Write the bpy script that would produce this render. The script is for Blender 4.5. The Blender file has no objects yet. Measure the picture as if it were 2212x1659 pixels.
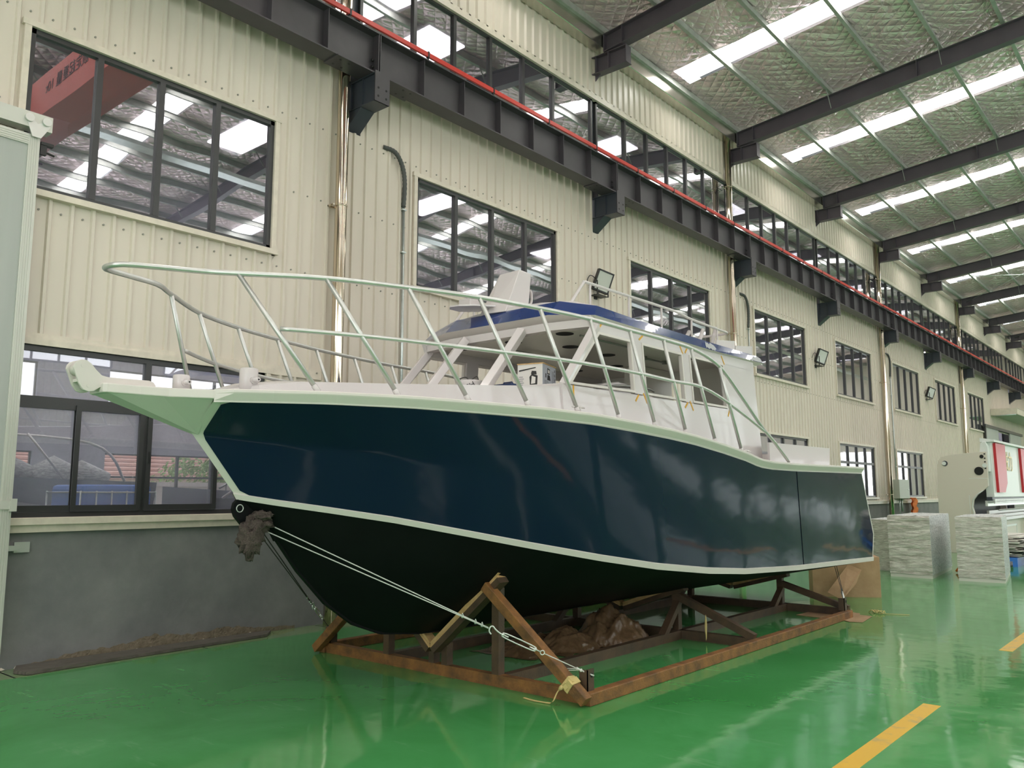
import bpy, math, random
from mathutils import Vector, Matrix, noise
random.seed(7)
C = bpy.context.scene.collection
SC = bpy.context.scene
PI = math.pi

# ------------------------------------------------------------------ camera
def add_camera():
    cd = bpy.data.cameras.new('camera'); co = bpy.data.objects.new('camera', cd); C.objects.link(co)
    psi, th = math.radians(40.4513), math.radians(7.4758)
    f = Vector((-math.sin(psi)*math.cos(th), math.cos(psi)*math.cos(th), math.sin(th)))
    r = Vector((math.cos(psi), math.sin(psi), 0)); u = r.cross(f)
    co.matrix_world = Matrix(((r.x, u.x, -f.x, 8.97), (r.y, u.y, -f.y, 0), (r.z, u.z, -f.z, 1.68), (0, 0, 0, 1)))
    cd.sensor_fit = 'HORIZONTAL'; cd.sensor_width = 36.0
    cd.lens = 1784.36/2212*36.0
    cd.clip_end = 400; cd.clip_start = 0.05
    SC.camera = co
add_camera()
SC.view_settings.view_transform = 'Standard'
SC.view_settings.look = 'None'
SC.view_settings.gamma = 1.0
SC.view_settings.use_curve_mapping = False
SC.view_settings.exposure = 0.0

# ------------------------------------------------------------------ world (overcast daylight outside)
W = bpy.data.worlds.new('world'); SC.world = W; W.use_nodes = True
W.node_tree.nodes['Background'].inputs[0].default_value = (0.93, 0.96, 1.0, 1)
W.node_tree.nodes['Background'].inputs[1].default_value = 2.2
SKY_GLOW = 9.2        # daylight through the translucent roof sheets, and glow of the added room strips
SIDE_GLOW = 3.6       # daylight through the windows of the far side and the open gates

# ------------------------------------------------------------------ materials
MATS = {}
def mat(name, col, rough=0.5, metal=0.0, var=0.0, vscale=4.0, bump=0.0, bscale=20.0, coat=0.0,
        emit=None, col2=None, stretch=None, spec=0.5, detail=4.0, contrast=None):
    if name in MATS: return MATS[name]
    m = bpy.data.materials.new(name); m.use_nodes = True; nt = m.node_tree; N = nt.nodes; L = nt.links
    b = N['Principled BSDF']
    b.inputs['Base Color'].default_value = (*col, 1); b.inputs['Roughness'].default_value = rough
    b.inputs['Metallic'].default_value = metal
    b.inputs['Specular IOR Level'].default_value = spec
    if coat: b.inputs['Coat Weight'].default_value = coat; b.inputs['Coat Roughness'].default_value = 0.03
    if emit:
        b.inputs['Emission Color'].default_value = (*emit[0], 1); b.inputs['Emission Strength'].default_value = emit[1]
    tc = None
    def coords():
        nonlocal tc
        if tc is None:
            g = N.new('ShaderNodeNewGeometry')
            mp = N.new('ShaderNodeMapping'); L.new(g.outputs['Position'], mp.inputs[0])
            if stretch: mp.inputs['Scale'].default_value = stretch
            tc = mp.outputs[0]
        return tc
    if var or col2:
        n = N.new('ShaderNodeTexNoise'); n.inputs['Scale'].default_value = vscale; n.inputs['Detail'].default_value = detail
        n.inputs['Roughness'].default_value = 0.6
        L.new(coords(), n.inputs['Vector'])
        r = N.new('ShaderNodeValToRGB'); L.new(n.outputs[0], r.inputs[0])
        a, z = contrast or (0.3, 0.7)
        r.color_ramp.elements[0].position = a; r.color_ramp.elements[1].position = z
        c2 = col2 or tuple(c*(1+var) for c in col); c1 = tuple(c*(1-var) for c in col) if not col2 else col
        r.color_ramp.elements[0].color = (*c1, 1); r.color_ramp.elements[1].color = (*c2, 1)
        L.new(r.outputs[0], b.inputs['Base Color'])
    if bump:
        n2 = N.new('ShaderNodeTexNoise'); n2.inputs['Scale'].default_value = bscale; n2.inputs['Detail'].default_value = 3
        L.new(coords(), n2.inputs['Vector'])
        bp = N.new('ShaderNodeBump'); bp.inputs['Strength'].default_value = bump; bp.inputs['Distance'].default_value = 0.02
        L.new(n2.outputs[0], bp.inputs['Height']); L.new(bp.outputs[0], b.inputs['Normal'])
        if coat: L.new(bp.outputs[0], b.inputs['Coat Normal'])
    MATS[name] = m
    return m

CREAM = mat('cream_sheet', (0.69, 0.62, 0.525), 0.34, var=0.05, vscale=1.2, stretch=(1, 1, 0.15))
TRIM = mat('cream_flashing', (0.70, 0.63, 0.525), 0.35, var=0.08, vscale=9)
PLASTER = mat('grey_plaster', (0.16, 0.165, 0.165), 0.8, col2=(0.25, 0.25, 0.245), vscale=1.6, bump=0.3, bscale=16, detail=8)
DARKFRAME = mat('dark_aluminium', (0.045, 0.045, 0.046), 0.35)
STEEL = mat('grey_painted_steel', (0.060, 0.054, 0.060), 0.42, var=0.12, vscale=2.5)
RAFT = mat('rafter_grey_paint', (0.105, 0.088, 0.108), 0.42, var=0.1, vscale=2.5)
STEELB = mat('blue_grey_painted_steel', (0.045, 0.052, 0.068), 0.4, var=0.1, vscale=3)
RED = mat('red_paint', (0.62, 0.05, 0.035), 0.35)
CRANERED = mat('crane_red_paint', (0.5, 0.09, 0.07), 0.5, var=0.1, vscale=1)
GALV = mat('galvanised', (0.55, 0.6, 0.58), 0.33, metal=0.85, var=0.12, vscale=6)
PURLIN = mat('purlin_galvanised', (0.46, 0.48, 0.45), 0.45, metal=0.35, var=0.15, vscale=5)
STAINLESS = mat('stainless_steel', (0.66, 0.58, 0.47), 0.09, metal=1.0, bump=0.25, bscale=1.2, stretch=(1, 1, 0.25))
GUTTER = mat('stainless_gutter', (0.58, 0.56, 0.5), 0.25, metal=0.95, var=0.1, vscale=1.5, bump=0.15, bscale=2)
WHITE = mat('white_gloss_paint', (0.63, 0.585, 0.58), 0.24, coat=0.25)
HULLW = mat('white_hull_paint', (0.69, 0.64, 0.60), 0.38)
NAVY = mat('navy_topcoat', (0.006, 0.012, 0.042), 0.07, spec=0.32, bump=0.42, bscale=0.8, stretch=(1, 0.8, 1.7))
BLACKHULL = mat('black_antifouling', (0.004, 0.005, 0.0052), 0.6, spec=0.15, var=0.2, vscale=3)
ROOFBLUE = mat('blue_gloss_paint', (0.022, 0.05, 0.19), 0.16, coat=0.8, bump=0.1, bscale=3)
ALU = mat('brushed_aluminium_tube', (0.62, 0.62, 0.60), 0.36, metal=0.75, var=0.05, vscale=15)
INTERIOR = mat('interior_cream', (0.76, 0.73, 0.66), 0.3)
BLACK = mat('black_void', (0.005, 0.005, 0.005), 0.7)
GREYRAIL = mat('grey_metal', (0.35, 0.35, 0.33), 0.3, metal=0.7)
RUST = mat('rusty_steel', (0.10, 0.052, 0.022), 0.62, col2=(0.33, 0.145, 0.04), vscale=7, bump=0.25, bscale=60, detail=7)
RUSTD = mat('brown_mill_steel', (0.05, 0.034, 0.023), 0.5, col2=(0.11, 0.065, 0.036), vscale=6, bump=0.15, bscale=50, detail=6)
TIMBER = mat('raw_timber', (0.50, 0.30, 0.11), 0.7, col2=(0.68, 0.46, 0.22), vscale=14, stretch=(1, 8, 1), bump=0.3, bscale=40)
OLDWOOD = mat('weathered_plank', (0.085, 0.075, 0.062), 0.8, col2=(0.15, 0.135, 0.11), vscale=9, stretch=(5, 0.7, 1), bump=0.5, bscale=30)
ROPE = mat('pale_rope', (0.66, 0.68, 0.62), 0.6, bump=0.3, bscale=300)
DARKROPE = mat('dark_wire_rope', (0.05, 0.045, 0.04), 0.45)
ZINC = mat('zinc_fitting', (0.72, 0.74, 0.7), 0.3, metal=0.6)
RAG = mat('brown_rag', (0.07, 0.052, 0.044), 0.95, col2=(0.13, 0.1, 0.085), vscale=60, bump=0.8, bscale=120)
CARD = mat('brown_cardboard', (0.36, 0.22, 0.115), 0.8, col2=(0.46, 0.30, 0.17), vscale=4, bump=0.15, bscale=18)
STRAP = mat('cream_webbing', (0.62, 0.49, 0.2), 0.7, bump=0.3, bscale=90)
BAG = mat('brown_plastic_sheet', (0.11, 0.065, 0.032), 0.28, col2=(0.19, 0.12, 0.065), vscale=5, bump=0.9, bscale=9)
YELLOW = mat('yellow_floor_paint', (0.72, 0.43, 0.03), 0.35, col2=(0.44, 0.34, 0.13), vscale=5, contrast=(0.54, 0.66), detail=8)
TAPE = mat('orange_masking_tape', (0.72, 0.38, 0.03), 0.6)
PANELGREY = mat('door_panel_grey', (0.42, 0.44, 0.41), 0.45, var=0.04, vscale=1, stretch=(1, 6, 0.3))
PANELALU = mat('door_aluminium', (0.62, 0.62, 0.56), 0.4, metal=0.2)
WRAPW = mat('stretch_wrap_white', (0.42, 0.38, 0.33), 0.28, col2=(0.90, 0.87, 0.80), vscale=5, stretch=(1.2, 1.2, 16), bump=0.9, bscale=12, detail=7, contrast=(0.36, 0.62))
WRAPG = mat('stretch_wrap_silver', (0.45, 0.47, 0.47), 0.3, col2=(0.88, 0.90, 0.89), vscale=7, stretch=(6, 1.5, 8), bump=0.9, bscale=22, detail=7, contrast=(0.36, 0.62))
MACH = mat('machine_beige', (0.68, 0.62, 0.53), 0.45)
MACHW = mat('machine_white', (0.74, 0.77, 0.74), 0.35)
MACHRED = mat('machine_red', (0.55, 0.02, 0.03), 0.35)
GOLD = mat('gold_lettering', (0.62, 0.48, 0.18), 0.35, metal=0.5)
ORANGE = mat('orange_cloth', (0.78, 0.20, 0.03), 0.75)
BLUEP = mat('blue_plastic', (0.06, 0.22, 0.75), 0.4)
SHEETW = mat('white_sheet_stock', (0.66, 0.64, 0.58), 0.5)
INK = mat('black_print', (0.02, 0.02, 0.02), 0.6)
INKGREY = mat('grey_print', (0.22, 0.22, 0.24), 0.6)
LAMPGLASS = mat('lamp_glass', (0.55, 0.58, 0.52), 0.12)
BLACKP = mat('black_plastic', (0.02, 0.02, 0.02), 0.45)
CONDUIT = mat('grey_conduit', (0.07, 0.075, 0.07), 0.5)
ROOMWALL = mat('room_grey_wall', (0.44, 0.44, 0.53), 0.8, var=0.1, vscale=2)
ROOMDARK = mat('room_dark_ceiling', (0.11, 0.11, 0.115), 0.8)
ROOMFLOOR = mat('room_floor', (0.16, 0.2, 0.17), 0.3)
GREYSHADE = mat('boat_grey_wrap', (0.24, 0.26, 0.32), 0.5, bump=0.5, bscale=8)
TILE = mat('terracotta_tiles', (0.50, 0.30, 0.23), 0.7, col2=(0.62, 0.40, 0.32), vscale=6)
RENDERW = mat('cream_render', (0.66, 0.60, 0.50), 0.8)
LEAF = mat('green_foliage', (0.12, 0.24, 0.05), 0.6, col2=(0.3, 0.42, 0.12), vscale=9)
CARTW = mat('printed_white_card', (0.72, 0.69, 0.66), 0.45)
CARTG = mat('printed_silver_card', (0.46, 0.48, 0.54), 0.4)

def emissive(name, col, s):
    m = bpy.data.materials.new(name); m.use_nodes = True; N = m.node_tree.nodes
    b = N['Principled BSDF']; b.inputs['Base Color'].default_value = (*col, 1)
    b.inputs['Emission Color'].default_value = (*col, 1); b.inputs['Emission Strength'].default_value = s
    b.inputs['Roughness'].default_value = 0.4
    return m
SKYLIGHT_OR_ADDED = emissive('translucent_sheet_or_added_glow', (1.0, 0.97, 0.93), SKY_GLOW)
SIDEWIN = emissive('daylit_window_glass', (0.93, 0.97, 1.0), SIDE_GLOW)

def glass_mat(name, refl, tint, haze, wav=0.25):
    m = bpy.data.materials.new(name); m.use_nodes = True; nt = m.node_tree; N = nt.nodes; L = nt.links
    N.remove(N['Principled BSDF']); out = N['Material Output']
    tr = N.new('ShaderNodeBsdfTransparent'); tr.inputs[0].default_value = (*tint, 1)
    df = N.new('ShaderNodeBsdfDiffuse'); df.inputs[0].default_value = (0.62, 0.62, 0.72, 1)
    gl = N.new('ShaderNodeBsdfGlossy'); gl.inputs['Roughness'].default_value = 0.012
    gl.inputs[0].default_value = (0.93, 0.92, 0.95, 1)
    g = N.new('ShaderNodeNewGeometry'); n = N.new('ShaderNodeTexNoise'); n.inputs['Scale'].default_value = 0.9; n.inputs['Detail'].default_value = 1.0
    L.new(g.outputs['Position'], n.inputs['Vector'])
    bp = N.new('ShaderNodeBump'); bp.inputs['Strength'].default_value = wav; bp.inputs['Distance'].default_value = 0.02
    L.new(n.outputs[0], bp.inputs['Height']); L.new(bp.outputs[0], gl.inputs['Normal'])
    lw = N.new('ShaderNodeLayerWeight'); lw.inputs[0].default_value = 0.32
    mr = N.new('ShaderNodeMapRange'); L.new(lw.outputs['Facing'], mr.inputs[0]); mr.inputs[3].default_value = refl; mr.inputs[4].default_value = 0.95
    dirt = N.new('ShaderNodeTexNoise'); dirt.inputs['Scale'].default_value = 45; dirt.inputs['Detail'].default_value = 3
    L.new(g.outputs['Position'], dirt.inputs['Vector'])
    dm = N.new('ShaderNodeMapRange'); L.new(dirt.outputs[0], dm.inputs[0]); dm.inputs[1].default_value = 0.35; dm.inputs[2].default_value = 0.75
    dm.inputs[3].default_value = haze*0.9; dm.inputs[4].default_value = haze*1.15
    m1 = N.new('ShaderNodeMixShader'); L.new(dm.outputs[0], m1.inputs[0]); L.new(tr.outputs[0], m1.inputs[1]); L.new(df.outputs[0], m1.inputs[2])
    m2 = N.new('ShaderNodeMixShader'); L.new(mr.outputs[0], m2.inputs[0]); L.new(m1.outputs[0], m2.inputs[1]); L.new(gl.outputs[0], m2.inputs[2])
    L.new(m2.outputs[0], out.inputs[0])
    return m
GLASS = glass_mat('window_glass', 0.33, (0.7, 0.7, 0.74), 0.05, 0.14)
GLASSLOW = glass_mat('dusty_window_glass', 0.07, (0.98, 0.97, 1.0), 0.20, 0.05)

def floor_mat():
    m = bpy.data.materials.new('green_epoxy'); m.use_nodes = True; nt = m.node_tree; N = nt.nodes; L = nt.links
    b = N['Principled BSDF']
    g = N.new('ShaderNodeNewGeometry')
    n = N.new('ShaderNodeTexNoise'); n.inputs['Scale'].default_value = 0.9; n.inputs['Detail'].default_value = 9; n.inputs['Roughness'].default_value = 0.62
    n.inputs['Distortion'].default_value = 0.6
    mp = N.new('ShaderNodeMapping'); mp.inputs['Scale'].default_value = (1, 1, 1); mp.inputs['Rotation'].default_value = (0, 0, 0.5)
    L.new(g.outputs['Position'], mp.inputs[0]); L.new(mp.outputs[0], n.inputs['Vector'])
    r = N.new('ShaderNodeValToRGB'); L.new(n.outputs[0], r.inputs[0])
    e = r.color_ramp.elements; e[0].position = 0.32; e[0].color = (0.058, 0.285, 0.075, 1); e[1].position = 0.62; e[1].color = (0.082, 0.345, 0.108, 1)
    x = r.color_ramp.elements.new(0.76); x.color = (0.13, 0.40, 0.15, 1)
    # worn pale scuffs
    n3 = N.new('ShaderNodeTexNoise'); n3.inputs['Scale'].default_value = 2.2; n3.inputs['Detail'].default_value = 10; n3.inputs['Roughness'].default_value = 0.7
    mp3 = N.new('ShaderNodeMapping'); mp3.inputs['Scale'].default_value = (0.45, 2.2, 1); mp3.inputs['Rotation'].default_value = (0, 0, 0.35)
    L.new(g.outputs['Position'], mp3.inputs[0]); L.new(mp3.outputs[0], n3.inputs['Vector'])
    mr = N.new('ShaderNodeMapRange'); L.new(n3.outputs[0], mr.inputs[0]); mr.inputs[1].default_value = 0.60; mr.inputs[2].default_value = 0.74; mr.inputs[4].default_value = 0.45
    mx = N.new('ShaderNodeMixRGB'); L.new(mr.outputs[0], mx.inputs[0]); L.new(r.outputs[0], mx.inputs[1]); mx.inputs[2].default_value = (0.24, 0.46, 0.24, 1)
    # pale concrete margin along the wall
    sp = N.new('ShaderNodeSeparateXYZ'); L.new(g.outputs['Position'], sp.inputs[0])
    ad = N.new('ShaderNodeMath'); ad.operation = 'MULTIPLY_ADD'; L.new(n3.outputs[0], ad.inputs[0]); ad.inputs[1].default_value = 0.10; L.new(sp.outputs[0], ad.inputs[2])
    ls = N.new('ShaderNodeMath'); ls.operation = 'LESS_THAN'; L.new(ad.outputs[0], ls.inputs[0]); ls.inputs[1].default_value = 0.50
    mx2 = N.new('ShaderNodeMixRGB'); L.new(ls.outputs[0], mx2.inputs[0]); L.new(mx.outputs[0], mx2.inputs[1]); mx2.inputs[2].default_value = (0.20, 0.30, 0.14, 1)
    L.new(mx2.outputs[0], b.inputs['Base Color'])
    b.inputs['IOR'].default_value = 1.55
    rr = N.new('ShaderNodeMapRange'); L.new(n.outputs[0], rr.inputs[0]); rr.inputs[3].default_value = 0.03; rr.inputs[4].default_value = 0.13
    L.new(rr.outputs[0], b.inputs['Roughness'])
    n2 = N.new('ShaderNodeTexNoise'); n2.inputs['Scale'].default_value = 2.6; n2.inputs['Detail'].default_value = 2.5
    L.new(g.outputs['Position'], n2.inputs['Vector'])
    bp = N.new('ShaderNodeBump'); bp.inputs['Strength'].default_value = 0.16; bp.inputs['Distance'].default_value = 0.02
    L.new(n2.outputs[0], bp.inputs['Height']); L.new(bp.outputs[0], b.inputs['Normal'])
    return m
FLOOR = floor_mat()

def foil_mat():
    m = bpy.data.materials.new('quilted_foil'); m.use_nodes = True; nt = m.node_tree; N = nt.nodes; L = nt.links
    b = N['Principled BSDF']; b.inputs['Base Color'].default_value = (0.95, 0.745, 0.79, 1); b.inputs['Metallic'].default_value = 0.62
    b.inputs['Roughness'].default_value = 0.28
    g = N.new('ShaderNodeNewGeometry')
    hs = []
    for a in (PI/4, -PI/4):
        mp = N.new('ShaderNodeMapping'); mp.inputs['Rotation'].default_value = (0, 0, a); mp.inputs['Scale'].default_value = (1, 1, 0)
        L.new(g.outputs['Position'], mp.inputs[0])
        w = N.new('ShaderNodeTexWave'); w.inputs['Scale'].default_value = 1.45; w.inputs['Distortion'].default_value = 0.4; w.inputs['Detail'].default_value = 0
        L.new(mp.outputs[0], w.inputs['Vector'])
        p = N.new('ShaderNodeMath'); p.operation = 'POWER'; L.new(w.outputs['Fac'], p.inputs[0]); p.inputs[1].default_value = 0.25
        hs.append(p.outputs[0])
    mu = N.new('ShaderNodeMath'); mu.operation = 'MULTIPLY'; L.new(hs[0], mu.inputs[0]); L.new(hs[1], mu.inputs[1])
    n = N.new('ShaderNodeTexNoise'); n.inputs['Scale'].default_value = 1.15; n.inputs['Detail'].default_value = 4; n.inputs['Roughness'].default_value = 0.55; n.inputs['Distortion'].default_value = 1.6
    mp = N.new('ShaderNodeMapping'); mp.inputs['Scale'].default_value = (1.6, 0.8, 1); mp.inputs['Rotation'].default_value = (0, 0, 0.5); L.new(g.outputs['Position'], mp.inputs[0]); L.new(mp.outputs[0], n.inputs['Vector'])
    ma = N.new('ShaderNodeMath'); ma.operation = 'MULTIPLY_ADD'; L.new(n.outputs[0], ma.inputs[0]); ma.inputs[1].default_value = 5.0; L.new(mu.outputs[0], ma.inputs[2])
    bp = N.new('ShaderNodeBump'); bp.inputs['Strength'].default_value = 0.8; bp.inputs['Distance'].default_value = 0.04
    L.new(ma.outputs[0], bp.inputs['Height']); L.new(bp.outputs[0], b.inputs['Normal'])
    return m
FOIL = foil_mat()

# ------------------------------------------------------------------ mesh builder
class MB:
    def __init__(s): s.v = []; s.f = []; s.m = []; s.sm = []
    def add(s, vs, fs, mi=0, smooth=False):
        o = len(s.v); s.v += [tuple(map(float, p)) for p in vs]
        for f in fs: s.f.append([i+o for i in f]); s.m.append(mi); s.sm.append(smooth)
        return s
    def box(s, x0, x1, y0, y1, z0, z1, mi=0):
        vs = [(x, y, z) for x in (x0, x1) for y in (y0, y1) for z in (z0, z1)]
        return s.add(vs, [(0, 1, 3, 2), (4, 6, 7, 5), (0, 4, 5, 1), (2, 3, 7, 6), (0, 2, 6, 4), (1, 5, 7, 3)], mi)
    def bar(s, p0, p1, w, h, up=(0, 0, 1), mi=0):
        p0, p1 = Vector(p0), Vector(p1); d = (p1-p0).normalized(); up = Vector(up)
        sd = d.cross(up); sd = sd.normalized() if sd.length > 1e-6 else d.orthogonal().normalized(); uu = sd.cross(d).normalized()
        vs = []
        for p in (p0, p1):
            for a, b in ((-1, -1), (1, -1), (1, 1), (-1, 1)): vs.append(p + sd*(a*w/2) + uu*(b*h/2))
        return s.add(vs, [(0, 1, 2, 3), (7, 6, 5, 4), (0, 4, 5, 1), (1, 5, 6, 2), (2, 6, 7, 3), (3, 7, 4, 0)], mi)
    def channel(s, p0, p1, w, h, t=0.008, up=(0, 0, 1), mi=0):
        p0, p1 = Vector(p0), Vector(p1); d = (p1-p0).normalized(); up = Vector(up); sd = d.cross(up).normalized(); uu = sd.cross(d).normalized()
        s.bar(p0 - uu*(h/2-t/2), p1 - uu*(h/2-t/2), w, t, up, mi)
        for k in (-1, 1): s.bar(p0 + sd*k*(w/2-t/2), p1 + sd*k*(w/2-t/2), t, h, up, mi)
        return s
    def ibeam(s, p0, p1, w, h, t=0.012, up=(0, 0, 1), mi=0):
        p0, p1 = Vector(p0), Vector(p1); d = (p1-p0).normalized(); up = Vector(up); sd = d.cross(up).normalized(); uu = sd.cross(d).normalized()
        for k in (-1, 1): s.bar(p0+uu*k*(h/2-t/2), p1+uu*k*(h/2-t/2), w, t, up, mi)
        return s.bar(p0, p1, t, h-2*t, up, mi)
    def prism(s, poly, axis, a, b, mi=0, smooth=False):
        ax = 'xyz'.index(axis); vs = []
        for c in (a, b):
            for p in poly:
                q = list(p); q.insert(ax, c); vs.append(q)
        n = len(poly)
        s.add(vs, [list(range(n-1, -1, -1)), list(range(n, 2*n))], mi)
        o = len(s.v)-2*n
        for i in range(n):
            j = (i+1) % n; s.f.append([o+i, o+j, o+n+j, o+n+i]); s.m.append(mi); s.sm.append(smooth)
        return s
    def tube(s, pts, r, n=10, mi=0, cap=True, closed=False):
        P = [Vector(p) for p in pts]; m = len(P); rings = []
        t0 = (P[1]-P[0]).normalized(); nrm = t0.orthogonal().normalized()
        for i in range(m):
            if closed: t = (P[(i+1) % m]-P[i-1]).normalized()
            elif i == 0: t = t0
            elif i == m-1: t = (P[i]-P[i-1]).normalized()
            else: t = ((P[i+1]-P[i]).normalized()+(P[i]-P[i-1]).normalized()); t = t.normalized() if t.length > 1e-6 else t0
            nrm = (nrm - t*nrm.dot(t)); nrm = nrm.normalized() if nrm.length > 1e-6 else t.orthogonal().normalized()
            bn = t.cross(nrm); rr = r[i] if isinstance(r, (list, tuple)) else r
            rings.append([P[i]+(nrm*math.cos(2*PI*k/n)+bn*math.sin(2*PI*k/n))*rr for k in range(n)])
        vs = [v for g in rings for v in g]; fs = []
        for i in range(m if closed else m-1):
            j = (i+1) % m
            for k in range(n): fs.append((i*n+k, i*n+(k+1) % n, j*n+(k+1) % n, j*n+k))
        s.add(vs, fs, mi, True)
        if cap and not closed: s.add([], []) ; o = len(s.v)-m*n; s.f.append([o+k for k in range(n-1, -1, -1)]); s.m.append(mi); s.sm.append(False); s.f.append([o+(m-1)*n+k for k in range(n)]); s.m.append(mi); s.sm.append(False)
        return s
    def grid(s, rows, mi=0, smooth=True, flip=False):
        nr, nc = len(rows), len(rows[0]); vs = [p for r in rows for p in r]; fs = []
        for i in range(nr-1):
            for j in range(nc-1):
                q = (i*nc+j, i*nc+j+1, (i+1)*nc+j+1, (i+1)*nc+j); fs.append(q[::-1] if flip else q)
        return s.add(vs, fs, mi, smooth)
    def disc(s, c, r, axis, th, n=24, mi=0):
        poly = [(r*math.cos(2*PI*k/n), r*math.sin(2*PI*k/n)) for k in range(n)]
        ax = 'xyz'.index(axis); o = [c[i] for i in range(3) if i != ax]
        return s.prism([(a+o[0], b+o[1]) for a, b in poly], axis, c[ax]-th/2, c[ax]+th/2, mi, True)
    def build(s, name, mats, parent=None, bevel=0, **kw):
        if not isinstance(mats, (list, tuple)): mats = [mats]
        if parent is not None: org = wloc(parent)
        else:
            xs = [v[0] for v in s.v]; ys = [v[1] for v in s.v]; zs = [v[2] for v in s.v]
            org = Vector(((min(xs)+max(xs))/2, (min(ys)+max(ys))/2, min(zs)))
        me = bpy.data.meshes.new(name); me.from_pydata([(v[0]-org.x, v[1]-org.y, v[2]-org.z) for v in s.v], [], s.f)
        for mm in mats: me.materials.append(mm)
        me.polygons.foreach_set('material_index', s.m); me.polygons.foreach_set('use_smooth', s.sm)
        me.update()
        o = bpy.data.objects.new(name, me); C.objects.link(o)
        if parent is not None: o.parent = parent
        else: o.location = org
        if bevel:
            b = o.modifiers.new('bevel', 'BEVEL'); b.width = bevel; b.segments = 2; b.limit_method = 'ANGLE'; b.angle_limit = math.radians(40)
        for k, v in kw.items(): o[k] = v
        return o
def wloc(o):
    l = Vector(o.location)
    while o.parent: o = o.parent; l += Vector(o.location)
    return l
def thing(name, loc, label=None, cat=None, group=None, kind=None):
    o = bpy.data.objects.new(name, None); C.objects.link(o); o.location = loc; o.empty_display_size = 0.1
    return tag(o, label, cat, group, kind)
def tag(o, label=None, cat=None, group=None, kind=None):
    for k, v in (('label', label), ('category', cat), ('group', group), ('kind', kind)):
        if v: o[k] = v
    return o
def dup(root, loc, label=None):
    r = root.copy(); C.objects.link(r); r.location = loc
    if label: r['label'] = label
    for ch in list(root.children):
        c = ch.copy(); C.objects.link(c); c.parent = r
        for g in list(ch.children):
            d = g.copy(); C.objects.link(d); d.parent = c
    return r
def interp(x, X, Y):
    if x <= X[0]: return Y[0]
    for i in range(len(X)-1):
        if x <= X[i+1]: return Y[i]+(Y[i+1]-Y[i])*(x-X[i])/(X[i+1]-X[i])
    return Y[-1]
def smooth_path(pts, n=6):
    P = [Vector(p) for p in pts]; out = []
    for i in range(len(P)-1):
        a = P[max(i-1, 0)]; b = P[i]; c = P[i+1]; d = P[min(i+2, len(P)-1)]
        for k in range(n):
            t = k/n; out.append(0.5*((2*b)+(-a+c)*t+(2*a-5*b+4*c-d)*t*t+(-a+3*b-3*c+d)*t**3))
    return out+[P[-1]]
def stroke_text(txt, size, m, name, parent, loc, rot, ext=0.001):
    cu = bpy.data.curves.new(name, 'FONT'); cu.body = txt; cu.size = size; cu.extrude = ext; cu.align_x = 'CENTER'; cu.align_y = 'CENTER'
    o = bpy.data.objects.new(name, cu); C.objects.link(o); o.parent = parent; o.location = Vector(loc)-wloc(parent); o.rotation_euler = rot
    cu.materials.append(m); bpy.context.view_layer.update()
    me = bpy.data.meshes.new_from_object(o.evaluated_get(bpy.context.evaluated_depsgraph_get())); me.name = name
    n = bpy.data.objects.new(name, me); C.objects.link(n); n.parent = parent; n.location = o.location; n.rotation_euler = rot
    bpy.data.objects.remove(o); n.name = name
    return n

# ================================================================== THE HALL
YC0, BAY, NB = 7.045, 6.0, 11          # column axes y = YC0 + 6 k, k = -2 .. 9
YC = lambda k: YC0+BAY*k
Y0, Y1 = -11.0, 67.2
RIDGE, XR = 9.5, 19.0                  # ridge line and the opposite wall
def zroof(x): return 10.73+0.105*(x if x < RIDGE else 2*RIDGE-x)
ORD = ['nearest', 'second', 'third', 'fourth', 'fifth', 'sixth', 'seventh', 'eighth', 'ninth', 'tenth', 'eleventh', 'twelfth', 'thirteenth', 'fourteenth', 'fifteenth', 'sixteenth', 'seventeenth', 'eighteenth']

tag(MB().box(-12.5, 0.0, Y0, Y1, -0.2, -0.002).build('floor', ROOMFLOOR), kind='structure')
tag(MB().box(0.0, XR, Y0, Y1, -0.2, 0).build('floor', FLOOR), kind='structure')

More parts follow.
